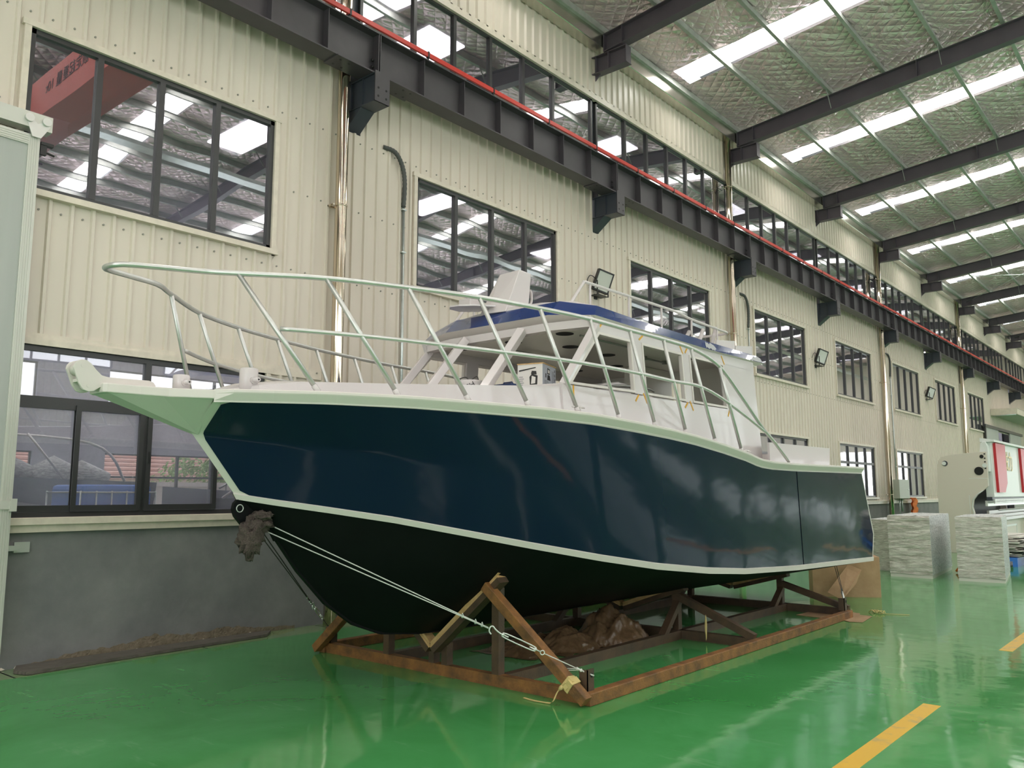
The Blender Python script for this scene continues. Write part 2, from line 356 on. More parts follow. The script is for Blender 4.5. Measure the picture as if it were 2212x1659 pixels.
# ---- left wall: plaster skirt, ribbed sheets with openings, flashings
upper = [(2.85, 5.76, 4.74, 6.45)] + [(8.26+6*i, 11.75+6*i, 4.74, 6.45) for i in range(7)]
lower = [(2.20, 5.76, 1.43, 3.15)] + [(20.2+6*i, 23.62+6*i, 1.52, 3.20) for i in range(3)]
slots = [(YC(k)-0.125, YC(k)+0.125, 6.74, 7.95) for k in range(0, 10)]
DOORF = (47.9, 54.2, 0.0, 4.9)
opens = upper+lower+slots+[DOORF]
def ribbed(mb, y0, y1, z0, z1, x, holes, pitch=0.2167, h=0.028, phase=3.16, wtop=0.03, wsl=0.012):
    P = [(y0, 0)]
    k = math.floor((y0-phase)/pitch)-1
    while phase+k*pitch < y1+pitch:
        c = phase+k*pitch
        for dy, hh in ((-wtop/2-wsl, 0), (-wtop/2, h), (wtop/2, h), (wtop/2+wsl, 0)):
            if y0 < c+dy < y1: P.append((c+dy, hh))
        k += 1
    P.append((y1, 0))
    def hx(y): return interp(y, [p[0] for p in P], [p[1] for p in P])
    ys = set(p[0] for p in P)
    hys = [e for a, b, _, _ in holes for e in (a, b) if y0 < e < y1]
    PX = [p[0] for p in P]; PY = [p[1] for p in P]
    full = sorted([(a, b) for a, b in P]+[(e, interp(e, PX, PY)) for e in hys])
    for i in range(len(full)-1):
        (ya, xa), (yb, xb) = full[i], full[i+1]
        if yb-ya < 1e-6: continue
        ym = (ya+yb)/2; zs = [(z0, z1)]
        for a, b, c, d in holes:
            if a < ym < b:
                nz = []
                for p, q in zs:
                    if c > p: nz.append((p, min(q, c)))
                    if d < q: nz.append((max(p, d), q))
                zs = [(p, q) for p, q in nz if q-p > 1e-4]
        for p, q in zs: mb.add([(x+xa, ya, p), (x+xb, yb, p), (x+xb, yb, q), (x+xa, ya, q)], [(0, 1, 2, 3)])
wall = thing('wall_left', (0, 28, 0), kind='structure')
mb = MB(); ribbed(mb, Y0, Y1, 1.42, 8.33, 0.0, opens); mb.build('corrugated_sheet', CREAM, wall)
mb = MB(); ribbed(mb, Y0, Y1, 9.60, 10.62, 0.03, [], h=0.03, phase=13.05, wtop=0.05, wsl=0.03); mb.build('parapet_sheet', CREAM, wall)
mb = MB(); mb.box(-0.22, 0, Y0, DOORF[0], 0, 1.30); mb.box(-0.22, 0, DOORF[1], Y1, 0, 1.30); mb.build('plaster_skirt', PLASTER, wall)
mb = MB(); random.seed(21); lo_, hi_ = [], []
for i in range(90):
    y = 3.3+i*0.034; e = max(0.0, math.sin(i/89*PI)); hh = 0.03+e*(0.07+0.09*abs(noise.noise(Vector((y*3.0, 1.3, 0)))))+0.03*noise.noise(Vector((y*14, 0, 4)))
    lo_.append((0.004, y, 0.0)); hi_.append((0.006, y, max(0.01, hh)))
mb.grid([lo_, hi_], flip=True); mb.build('bare_render_patch', mat('bare_render', (0.17, 0.135, 0.09), 0.9, col2=(0.27, 0.225, 0.16), vscale=14, bump=0.8, bscale=40), wall)
mb = MB()
for a, b in ((Y0, DOORF[0]), (DOORF[1], Y1)):
    mb.prism([(-0.05, 1.43), (0.05, 1.435), (0.065, 1.385), (0.065, 1.37), (0.055, 1.365), (0.05, 1.29), (-0.05, 1.29)], 'y', a, b)
mb.build('skirt_flashing', TRIM, wall)
mb = MB(); mb.box(-0.03, 0.06, Y0, Y1, 9.50, 9.62); mb.box(-0.03, 0.05, Y0, Y1, 8.25, 8.34); mb.build('clerestory_flashing', TRIM, wall)
mb = MB()                                   # cream flashings round every window
for i, (a, b, c, d) in enumerate(upper+lower):
    w = 0.065
    mb.box(-0.08, 0.045, a-w, a, c-w, d+w); mb.box(-0.08, 0.045, b, b+w, c-w, d+w)
    mb.box(-0.08, 0.050, a-w-0.02, b+w+0.02, d, d+w); mb.box(-0.08, 0.085, a-w-0.02, b+w+0.02, c-w, c)
mb.box(0.0, 0.03, Y0, 6.6, 3.15, 3.27)
mb.build('window_flashing', TRIM, wall)
mb = MB()                                   # screw heads in rows
for zz in (3.235, 4.55, 6.62, 5.6, 1.55):
    y = -2.0
    while y < 45:
        inside = any(a-0.08 < y < b+0.08 and c-0.1 < zz < d+0.1 for a, b, c, d in opens)
        if not inside and (zz > 4 or zz < 2 or y < 6.6): mb.disc((0.006 if zz != 3.235 else 0.034, y+0.07, zz), 0.011, 'x', 0.012, 8)
        y += 0.2167
mb.build('sheet_screws', mat('screw_grey', (0.28, 0.27, 0.23), 0.6), wall)['kind'] = 'stuff'
for k in range(0, 10):                      # columns standing in the wall, seen only through the slots
    tag(MB().ibeam((-0.27, YC(k), 0), (-0.27, YC(k), 10.3), 0.3, 0.44, 0.02, up=(1, 0, 0)).build('steel_column', STEELB),
        'dark steel column behind the wall slot at the %s crane bracket' % ORD[k], 'column')

# ---- windows
wn = 1
def window(y0, y1, z0, z1, mull, glass, transom=None, x=-0.02):
    global wn
    t = thing('window_%d' % wn, (0, (y0+y1)/2, z0), kind='structure'); wn += 1
    f = MB(); fw = 0.055
    f.box(x-0.05, x+0.03, y0, y0+fw, z0, z1); f.box(x-0.05, x+0.03, y1-fw, y1, z0, z1)
    f.box(x-0.05, x+0.03, y0, y1, z0, z0+fw); f.box(x-0.05, x+0.03, y0, y1, z1-fw, z1)
    f.build('frame', DARKFRAME, t)
    m = MB()
    for yy in mull: m.box(x-0.045, x+0.035, yy-0.032, yy+0.032, z0+fw, z1-fw)
    if mull: m.build('mullion', DARKFRAME, t)
    if transom: MB().box(x-0.045, x+0.03, y0+fw, y1-fw, transom-0.04, transom+0.04).build('transom', DARKFRAME, t)
    es = [y0+fw]+list(mull)+[y1-fw]
    for a, b in zip(es[:-1], es[1:]):
        MB().box(x-0.012, x-0.006, a, b, z0+fw, z1-fw).build('pane', glass, t)
    return t
for i, (a, b, c, d) in enumerate(upper):
    if i == 0: window(a, b, c, d, [3.564, 4.264, 4.969], GLASS)
    else: window(a, b, c, d, [a+(b-a)*j/4 for j in (1, 2, 3)], GLASS)
for i, (a, b, c, d) in enumerate(lower):
    if i == 0:
        w = window(a, b, c, d, [4.29], GLASSLOW, 2.60)
        s = MB()
        for (p, q, xx) in ((2.30, 3.60, 0.0), (3.55, 4.27, 0.02), (4.31, 5.16, 0.02)):
            for yy in (p, q-0.05): s.box(xx-0.026, xx+0.016, yy, yy+0.05, 1.487, 2.572)
            s.box(xx-0.024, xx+0.012, p+0.05, q-0.05, 1.487, 1.55); s.box(xx-0.024, xx+0.012, p+0.05, q-0.05, 2.52, 2.572)
        s.build('sliding_sash', DARKFRAME, w)
        MB().box(0.03, 0.045, 4.33, 4.345, 2.0, 2.12).build('sash_latch', BLACKP, w)
    else:
        w = window(a, b, c, d, [a+(b-a)*j/4 for j in (1, 2, 3)], GLASSLOW, c+(d-c)*0.66)
for k in range(0, 10):                       # clerestory, six lights in every bay
    a, b = YC(k-1)+0.06, YC(k)-0.06
    window(a, b, 8.34, 9.52, [YC(k-1)+1.14+0.88*j for j in range(5)], GLASS)

# ---- room behind the wall
tag(MB().box(-12.6, -12.4, Y0, Y1, 0, 9.9).build('wall_room_end', ROOMWALL), kind='structure') if False else None
rw = thing('wall_room_far', (-10, 28, 0), kind='structure')
wins = [(3.2, 6.7), (8.2, 11.7)]+[(14.2+6*i, 17.7+6*i) for i in range(8)]
mb = MB(); zs = [(0, 1.0), (2.55, 3.45), (4.45, 9.9)]
mb.box(-10.2, -10.0, Y0, Y1, 0, 1.0); mb.box(-10.2, -10.0, Y0, Y1, 2.55, 3.45); mb.box(-10.2, -10.0, Y0, Y1, 4.45, 9.9)
edges = [Y0]+[e for w_ in wins for e in w_]+[Y1]
for a, b in zip(edges[::2], edges[1::2]): mb.box(-10.2, -10.0, a, b, 1.0, 2.55); mb.box(-10.2, -10.0, a, b, 3.45, 4.45)
mb.build('plaster', ROOMWALL, rw)
mb = MB()
for a, b in wins:
    for j in range(5): yy = a+(b-a)*j/4; mb.box(-10.13, -10.07, yy-0.03, yy+0.03, 1.0, 2.55); mb.box(-10.13, -10.07, yy-0.03, yy+0.03, 3.45, 4.45)
    for zz in (1.0, 2.0, 2.52, 3.45, 4.42): mb.box(-10.13, -10.07, a, b, zz, zz+0.05)
mb.build('window_bars', DARKFRAME, rw)
tag(MB().box(-10.2, -0.3, Y0, Y1, 9.9, 10.1).build('ceiling', ROOMDARK), kind='structure')
rs = thing('ceiling_2', (-5, 28, 9.85), kind='structure')
for k in range(-2, 10): MB().box(-8.5, -1.0, YC(k)+2.4, YC(k)+3.3, 9.84, 9.88).build('skylight_or_added_glow', SKYLIGHT_OR_ADDED, rs)  # glowing strips added to brighten the room, no skylight known there
for k in range(-2, 10): MB().box(-9.9, -0.3, YC(k)-0.15, YC(k)+0.15, 9.4, 9.8).build('room_beam', STEEL, rs)
tag(MB().box(-10.2, 0, Y0-0.2, Y0, 0, 9.9).build('wall_room_near', ROOMWALL), kind='structure')
tag(MB().box(-10.2, 0, Y1, Y1+0.2, 0, 9.9).build('wall_room_end', ROOMWALL), kind='structure')

# ---- outside, seen through the far windows of that room
tag(MB().box(-40, -10.2, -20, 80, -0.4, -0.2).build('floor', RENDERW), kind='structure')
mb = MB(); mb.box(-14.2, -14.0, -20, 75, -0.2, 1.85); mb.box(-14.25, -13.95, -20, 75, 1.85, 1.97)
tag(mb.build('garden_wall', RENDERW), 'pale rendered boundary wall outside the far windows', 'wall')
t = thing('tiled_house', (-24, 20, -0.2), 'terracotta tiled roof outside, seen through the dusty lower window', 'house')
MB().box(-28, -19.5, -5, 70, -0.2, 2.2).build('wall', RENDERW, t)
mb = MB(); mb.prism([(-19.0, 2.1), (-24.0, 4.6), (-29, 2.1), (-24, 4.4)], 'y', -6, 72)
for i in range(16): mb.box(-19.0-i*0.31-0.3, -19.0-i*0.31, -6, 72, 2.12+i*0.156, 2.20+i*0.156)
mb.build('roof', TILE, t)
def bush(loc, r, seed, label):
    random.seed(seed); mb = MB()
    for i in range(1500):
        a = random.uniform(0, 2*PI); e = random.uniform(-0.4, 1.3); rr = r*random.uniform(0.6, 1.0)
        c = Vector((math.cos(a)*math.cos(e)*rr*0.7, math.sin(a)*math.cos(e)*rr*1.2, math.sin(e)*rr+r*0.5)); s = r*0.06
        n = Vector((random.uniform(-1, 1), random.uniform(-1, 1), random.uniform(-1, 1))).normalized(); p = n.orthogonal().normalized(); q = n.cross(p)
        mb.add([c+p*s, c+q*s*0.5, c-p*s, c-q*s*0.5], [(0, 1, 2, 3)])
    mb.tube([(0, 0, -loc[2]-0.2), (0.05, 0, 0), (0, 0.1, r*0.5)], [0.09, 0.07, 0.03], 8)
    mb.v = [(v[0]+loc[0], v[1]+loc[1], v[2]+loc[2]) for v in mb.v]
    tag(mb.build('garden_shrub', LEAF), label, 'shrub')
bush((-15.3, 13.3, 1.0), 1.25, 3, 'pale green shrub outside behind the boundary wall')
random.seed(11)

# ---- things standing in that room
t = thing('covered_boat', (-4.6, 4.2, 0), 'dark grey boat wrapped in film, beyond the dusty lower window', 'boat')
mb = MB(); rows = []
for i in range(14):
    u = i/13; b = 1.1*math.sin(min(1, u*2.2)*PI/2); y = 2.0+u*4.2
    rows.append([(-4.6+b, y, 1.95-0.12*u), (-4.6+b*0.8, y, 0.9), (-4.6, y, 0.5), (-4.6-b*0.8, y, 0.9), (-4.6-b, y, 1.95-0.12*u)])
mb.grid(rows); mb.grid([[r[0], r[4]] for r in rows]); mb.build('hull', GREYSHADE, t)
mb = MB(); mb.tube(smooth_path([(-3.6, 3.4, 1.9), (-3.7, 3.0, 2.35), (-4.3, 2.4, 2.5), (-4.8, 3.6, 2.55), (-3.6, 5.2, 2.4), (-3.5, 5.7, 1.85)]), 0.02, 6)
mb.tube([(-3.7, 3.0, 2.35), (-3.6, 4.2, 1.85)], 0.018, 6); mb.tube([(-3.7, 4.4, 2.5), (-3.6, 4.9, 1.85)], 0.018, 6); mb.build('rail', ALU, t)
mb = MB()
for i, (yy, rr, zz) in enumerate(((4.3, 0.28, 1.95), (5.4, 0.22, 1.9), (5.0, 0.3, 1.9))): mb.tube([(-4.3, yy-0.3, zz), (-4.3, yy, zz+0.12), (-4.3, yy+0.4, zz)], [rr*0.5, rr*0.7, rr*0.4], 8)
mb.build('film_bundle', WRAPG, t)
t = thing('liquid_tank', (-2.4, 5.0, 0), 'blue plastic tank in a metal cage behind the lower window', 'tank')
MB().box(-2.9, -1.9, 4.45, 5.35, 0.15, 1.78).build('tank_body', BLUEP, t, bevel=0.06)
mb = MB()
for zz in (0.3, 0.8, 1.3, 1.5, 1.68):
    for xx in (-2.93, -1.87): mb.tube([(xx, 4.42, zz), (xx, 5.38, zz)], 0.012, 6)
    for yy in (4.42, 5.38): mb.tube([(-2.93, yy, zz), (-1.87, yy, zz)], 0.012, 6)
for j in range(6):
    for xx in (-2.93, -1.87): mb.tube([(xx, 4.42+j*0.192, 0), (xx, 4.42+j*0.192, 1.7)], 0.012, 6)
mb.build('cage', GALV, t)
t = thing('work_skiff', (-5.2, 8.6, 0), 'grey open workboat standing beyond the lower window', 'boat')
mb = MB(); rows = []
for i in range(14):
    u = i/13; b = 0.85*math.sin(min(1, u*2.0)*PI/2); y = 7.0+u*3.8
    rows.append([(-4.9+b, y, 1.78-0.1*math.sin(u*PI)), (-4.9+b*0.8, y, 0.8), (-4.9, y, 0.45), (-4.9-b*0.8, y, 0.8), (-4.9-b, y, 1.78-0.1*math.sin(u*PI))])
mb.grid(rows); mb.build('hull', GREYSHADE, t)
for yy in (7.4, 9.8): MB().box(-5.3, -4.5, yy, yy+0.2, 0, 0.75).build('trestle', TIMBER, t)
mb = MB(); mb.tube([(-4.1, 7.6, 1.75), (-4.1, 7.8, 1.86), (-4.1, 8.6, 1.86), (-4.1, 8.8, 1.75)], 0.018, 6); mb.tube([(-4.9, 8.2, 1.6), (-4.9, 8.2, 2.3)], 0.014, 6); mb.build('rail', ALU, t)
t = thing('engine_stand', (-1.6, 6.9, 0), 'black machine stand with white bracket behind the window sash', 'stand')
MB().box(-2.0, -1.3, 6.3, 6.9, 0, 1.6).build('cabinet', BLACKP, t)
MB().tube(smooth_path([(-1.6, 6.2, 1.6), (-1.5, 6.4, 1.75), (-1.5, 6.7, 1.78), (-1.5, 6.9, 1.7), (-1.5, 6.9, 1.0)]), 0.02, 8).build('bracket', WHITE, t)

# ---- right wall, far and near ends
rw = thing('wall_right', (XR, 28, 0), kind='structure')
mb = MB(); ho = [(YC(k-1)+0.9, YC(k)-0.9, z0, z1) for k in range(-2, 10) for z0, z1 in ((2.4, 3.6), (5.8, 8.9))]
mb2 = MB(); ribbed(mb2, Y0, Y1, 0, 10.6, 0.0, ho); mb2.v = [(XR-v[0], v[1], v[2]) for v in mb2.v]; mb2.build('corrugated_sheet', CREAM, rw)
mb = MB(); fr = MB()
for a, b, c, d in ho:
    mb.box(XR+0.03, XR+0.05, a, b, c, d)
    for j in range(6): yy = a+(b-a)*j/5; fr.box(XR-0.03, XR+0.03, yy-0.03, yy+0.03, c, d)
    for zz in (c, (c+d)/2, d): fr.box(XR-0.03, XR+0.03, a, b, zz-0.03, zz+0.03)
mb.build('window_panes', SIDEWIN, rw); fr.build('window_bars', DARKFRAME, rw)
we = thing('wall_far', (XR/2, Y1, 0), kind='structure')
mb = MB(); mb.box(0, XR, Y1, Y1+0.15, 0, 12.0); mb.build('sheet', CREAM, we)
mb = MB(); mb.box(9, 15, Y1-0.03, Y1-0.01, 0.2, 4.8); mb.build('open_gate_daylight', SIDEWIN, we)
we = thing('wall_near', (XR/2, Y0, 0), kind='structure')
mb = MB(); mb.box(0, XR, Y0-0.15, Y0, 0, 12.0); mb.build('sheet', CREAM, we)
mb = MB(); mb.box(5.5, 13.5, Y0+0.01, Y0+0.03, 0.1, 5.4); mb.box(3.0, 16.0, Y0+0.01, Y0+0.03, 7.0, 8.6); mb.build('open_gate_daylight', SIDEWIN, we)

# ---- roof: quilted foil, translucent strips, purlins, rafters
ceil = thing('ceiling', (RIDGE, 28, 10.7), kind='structure')
SKW = 0.375
def skc(k): return YC(k)+2.82+0.0*k
def in_sky(y, x):
    if x < 0.42 or (RIDGE-0.3 < x < RIDGE+0.3) or x > XR-0.42: return False
    return any(abs(y-skc(k)) < SKW for k in range(-4, 10))
pur = [0.33+1.195*i for i in range(8)]+[RIDGE-0.15]
pur = pur+[2*RIDGE-x for x in reversed(pur)]
pur = [p for p in pur]
ys = []
for k in range(-3, 10):
    b = YC(k); e = [b+1.2*0, skc(k)-SKW, skc(k)+SKW, b+BAY]
    for (a, c), n in zip(zip(e[:-1], e[1:]), (12, 3, 12)): ys += [a+(c-a)*j/n for j in range(n)]
ys = [y for y in ys if Y0-0.1 < y < Y1]+[Y1]
xs = [-0.2, 0.0, 0.15]
for a, b in zip(pur[:-1], pur[1:]): xs += [a+(b-a)*j/8 for j in range(8)] if b-a > 0.6 else [a, (a+b)/2]
xs += [pur[-1], XR]
def foil_z(x, y):
    base = zroof(x)+0.185
    for a, b in zip(pur[:-1], pur[1:]):
        if a <= x <= b and b-a > 0.6:
            t = (x-a)/(b-a); s = math.sin(PI*t)
            ky = min(1, max(0, abs(((y-YC0-2.82+3) % BAY)-3)-SKW)/0.5)
            return base - (0.012+ky*(0.05+0.03*noise.noise(Vector((x*0.7, y*0.8, 3)))))*s**0.7 + 0.022*noise.noise(Vector((x*3.1, y*2.3, 0)))*s
    return base
mb = MB(); vid = {}
for i, x in enumerate(xs):
    for j, y in enumerate(ys): vid[i, j] = len(mb.v); mb.v.append((x, y, foil_z(x, y)))
for i in range(len(xs)-1):
    for j in range(len(ys)-1):
        if in_sky((ys[j]+ys[j+1])/2, (xs[i]+xs[i+1])/2): continue
        mb.f.append([vid[i, j], vid[i, j+1], vid[i+1, j+1], vid[i+1, j]]); mb.m.append(0); mb.sm.append(True)
mb.build('foil_insulation', FOIL, ceil)
for k in range(-3, 10):
    mb = MB()
    for sgn in (0, 1):
        a, b = (0.42, RIDGE-0.3) if not sgn else (RIDGE+0.3, XR-0.42)
        rows = []
        for x in (a, b):
            row = []
            for j in range(17):
                y = skc(k)-SKW+2*SKW*j/16; row.append((x, y, zroof(x)+0.24+(0.03 if j % 4 in (1, 2) else 0)))
            rows.append(row)
        mb.grid(rows, smooth=False)
    mb.build('skylight_or_added_glow', SKYLIGHT_OR_ADDED, ceil)
MB().box(-0.3, XR+0.3, Y0, Y1, 12.2, 12.25).build('roof_sheet', GALV, ceil)
for i, x in enumerate(pur):
    if i in (8, 9): side = 'at the ridge'
    z = zroof(x)+0.005; mb = MB()
    mb.prism([(x-0.035, z), (x+0.035, z), (x+0.035, z+0.02), (x+0.037, z+0.02), (x+0.037, z), (x+0.04, z), (x+0.04, z+0.002), (x+0.0, z+0.006), (x+0.0, z+0.17), (x-0.06, z+0.17), (x-0.06, z+0.176), (x-0.006, z+0.176), (x-0.006, z+0.006), (x-0.035, z+0.006)], 'y', Y0+0.2, Y1-0.2)
    tag(mb.build('roof_purlin', PURLIN), 'galvanised roof purlin running the length of the hall, %s from the window wall' % (ORD[i] if i else 'nearest'), 'purlin', 'roof purlins under the foil')
def rafter(k):
    y = YC(k); t = thing('roof_rafter', (0.35, y, 10.4))
    for s in (0, 1):
        mx = lambda x: x if not s else 2*RIDGE-x
        for nm, z0, z1, w in (('bottom_flange', -0.375, -0.36, 0.2), ('top_flange', -0.012, 0.002, 0.2), ('web', -0.365, -0.005, 0.012)):
            b = MB(); x0, x1 = 0.33, RIDGE
            vs = [(mx(x), yy, zroof(x)+zz*(1+0.018*x)) for x in (x0, x1) for yy in (y-w/2, y+w/2) for zz in (z0, z1)]
            b.add(vs, [(0, 1, 3, 2), (4, 6, 7, 5), (0, 4, 5, 1), (2, 3, 7, 6), (0, 2, 6, 4), (1, 5, 7, 3)]); b.build(nm, RAFT, t)
        b = MB(); b.box(*sorted((mx(0.32), mx(0.335))), y-0.1, y+0.1, zroof(0.33)-0.38, zroof(0.33)); b.build('end_plate', RAFT, t)
        for x in (0.75, 4.6): MB().box(mx(x)-0.006, mx(x)+0.006, y-0.095, y+0.095, zroof(x)-0.38*(1+0.018*x), zroof(x)-0.01).build('stiffener', RAFT, t)
        for x in (pur[2], pur[4], pur[6]):
            b = MB()
            for q in (-1,): b.bar((mx(x), y+0.11*q-0.01, zroof(x)-0.36), (mx(x), y-0.42, zroof(x)+0.04), 0.045, 0.006, up=(1, 0, 0))
            b.build('knee_brace', PURLIN, t)
    return t
n = 0
for k in range(-3, 10):
    t = rafter(k)
    tag(t, ('dark grey steel roof rafter, %s one of the row seen from the camera' % ORD[k-1]) if k >= 1 else 'dark grey steel roof rafter overhead, outside the photograph, %s behind the first one shown' % ORD[1-k], 'rafter', 'steel roof rafters')
for k in range(1, 10):                       # rafter brackets on the wall
    y = YC(k); t = thing('rafter_bracket', (0, y, 10.0), 'dark steel bracket on the wall under a roof rafter, %s one in the row' % ORD[k-1], 'bracket', 'brackets under the roof rafters')
    b = MB(); b.box(-0.05, 0.85, y-0.09, y+0.09, 10.355, 10.37); b.build('top_flange', RAFT, t)
    b = MB(); b.box(-0.05, 0.86, y-0.09, y+0.09, 10.0, 10.014); b.build('bottom_flange', RAFT, t)
    b = MB(); b.box(-0.05, 0.84, y-0.006, y+0.006, 10.014, 10.355); b.box(0.835, 0.845, y-0.09, y+0.09, 10.014, 10.355); b.build('web', RAFT, t)
    for x in (0.12, 0.42): MB().box(x-0.006, x+0.006, y-0.085, y+0.085, 10.014, 10.355).build('stiffener', RAFT, t)
    b = MB(); b.prism([(-0.02, 10.0), (0.20, 10.0), (0.05, 9.88), (-0.02, 9.62)], 'y', y-0.01, y+0.01); b.build('gusset', RAFT, t)
b = MB(); b.prism([(0.07, 10.50), (0.29, 10.50), (0.30, 10.51), (0.30, 10.78), (0.29, 10.79), (0.28, 10.78), (0.28, 10.52), (0.085, 10.52), (0.085, 10.7), (0.07, 10.7)], 'y', Y0+0.1, Y1-0.1)
tag(b.build('eave_gutter', GUTTER), 'long stainless steel box gutter along the eave above the ribbed parapet', 'gutter')
mb = MB()
for k in range(1, 9):
    y = YC(k)
    for xx in (0.9, 2.1, 3.3, 4.5): mb.tube([(xx, y+2.2, zroof(xx)+0.1), (xx+1.1, y+2.2, zroof(xx+1.1)+0.02)], 0.006, 5)
mb.build('sag_rods', GALV, ceil)
for k in (6, 8):
    t = MB(); t.tube([(0.5, YC(k-1), 10.6), (6.0, YC(k), 11.1)], 0.012, 6); t.tube([(0.5, YC(k), 10.6), (6.0, YC(k-1), 11.1)], 0.012, 6)
    tag(t.build('bracing_rods', GALV), 'thin crossed steel bracing rods under the roof foil in the %s bay' % ('farther' if k == 8 else 'middle'), 'rod')

# ---- crane runway on its brackets, red conductor rail, travelling crane above the camera
def crane_bracket(k):
    y = YC(k); t = thing('crane_bracket', (0, y, 7.0))
    MB().box(-0.05, 0.60, y-0.13, y+0.13, 7.40, 7.415).build('top_flange', STEELB, t)
    MB().box(-0.05, 0.61, y-0.13, y+0.13, 7.0, 7.015).build('bottom_flange', STEELB, t)
    b = MB(); b.box(-0.045, 0.60, y-0.10, y+0.10, 7.015, 7.40); b.build('box_web', STEELB, t)
    b = MB(); b.box(0.595, 0.612, y-0.13, y+0.13, 7.0, 7.44)
    b.build('end_plate', STEEL, t)
    b = MB()
    for yy in (-0.07, 0.07):
        for zz in (7.08, 7.20): b.disc((0.613, y+yy, zz), 0.016, 'x', 0.004, 12)
    b.build('bolt_hole', BLACK, t)
    for x in (0.08, 0.33): MB().box(x-0.005, x+0.005, y-0.125, y+0.125, 7.015, 7.40).build('stiffener', STEELB, t)
    b = MB(); b.bar((-0.02, y, 6.76), (0.30, y, 7.0), 0.24, 0.012, up=(-1, 0, 1)); b.prism([(-0.03, 7.0), (0.28, 7.0), (-0.03, 6.76)], 'y', y-0.115, y-0.105); b.prism([(-0.03, 7.0), (0.28, 7.0), (-0.03, 6.76)], 'y', y+0.105, y+0.115)
    b.build('haunch', STEELB, t)
    return t
for k in range(0, 10):
    tag(crane_bracket(k), 'dark blue-grey steel bracket carrying the crane beam, %s one in the row' % ORD[k], 'bracket', 'brackets under the crane beam')
run = thing('crane_runway_beam', (0.41, 28, 7.42), 'long dark grey steel crane beam running the length of the window wall', 'beam')
for k in range(-1, 10):
    a, b_ = YC(k)-BAY+0.012, YC(k)-0.012
    g = MB(); g.box(0.27, 0.55, a, b_, 7.43, 7.448).build('bottom_flange', STEEL, run)
    MB().box(0.27, 0.55, a, b_, 8.03, 8.046).build('top_flange', STEEL, run)
    MB().box(0.404, 0.416, a, b_, 7.448, 8.03).build('web', STEEL, run)
    s = MB(); s.box(0.28, 0.54, a-0.002, a+0.012, 7.448, 8.03); s.box(0.28, 0.54, b_-0.012, b_+0.002, 7.448, 8.03); s.build('joint_plate', STEEL, run)
    for j in range(1, 7): yy = a+j*(b_-a)/7; MB().box(0.29, 0.53, yy-0.005, yy+0.005, 7.448, 8.03).build('stiffener', STEEL, run)
    s = MB()
    for yy in (b_-0.05, b_+0.07):
        for zz in (7.56, 7.66): s.disc((0.545-0.09, yy, zz), 0.018, 'y', 0.03, 8)
    for dy in (-0.62, -0.48, 0.5, 0.64):
        for xx in (0.33, 0.49): s.disc((xx, b_+dy, 7.425), 0.017, 'z', 0.03, 8)
    for j in range(12): s.disc((0.52, a+0.3+j*0.5, 8.026), 0.008, 'z', 0.006, 6)
    s.build('bolt', BLACKP, run)
    MB().box(0.25, 0.57, b_-0.72, b_+0.74, 7.415, 7.43).build('seat_plate', STEEL, run)
MB().prism([(0.38, 8.046), (0.44, 8.046), (0.425, 8.10), (0.395, 8.10)], 'y', Y0+0.5, Y1-0.5).build('crane_rail', STEEL, run)
cr = thing('conductor_rail', (0.2, 28, 8.25), 'bright red conductor rail running just above the crane beam', 'rail')
MB().box(0.255, 0.295, Y0+0.5, Y1-0.5, 8.285, 8.36).build('rail_cover', RED, cr, bevel=0.008)
for j in range(50):
    yy = Y0+1.2+j*1.5; MB().box(0.25, 0.30, yy, yy+0.03, 8.275, 8.37).box(0.27, 0.285, yy, yy+0.03, 8.04, 8.28).build('hanger_clip', BLACKP, cr)
tc = thing('travelling_crane', (9.5, 5.4, 8.2), 'red travelling crane girder with black lettering, mirrored in the first upper window', 'crane')
MB().box(0.5, XR-0.6, 5.25, 5.80, 8.42, 9.22).build('box_girder', CRANERED, tc)
MB().box(0.5, XR-0.6, 5.80, 6.05, 8.50, 8.62).build('walkway_edge', CRANERED, tc)
for x in (0.28, XR-0.9): MB().box(x+0.05, x+0.5, 4.7, 5.95, 8.46, 8.9).build('end_carriage', CRANERED, tc)
MB().box(8.6, 9.9, 4.9, 6.1, 9.22, 9.8).build('hoist_trolley', STEELB, tc)
stroke_text('额定起重量 10t', 0.27, INK, 'lettering', tc, (5.6, 5.245, 8.90), (PI/2, 0, 0))
t = thing('cable_tray', (11.2, 28, 10.3), 'galvanised tray hung along the hall, mirrored in the upper windows', 'tray')
MB().prism([(11.0, 10.45), (11.02, 10.35), (11.4, 10.35), (11.42, 10.45), (11.40, 10.45), (11.38, 10.37), (11.04, 10.37), (11.02, 10.45)], 'y', Y0+0.2, Y1-0.2).build('tray_channel', GALV, t)

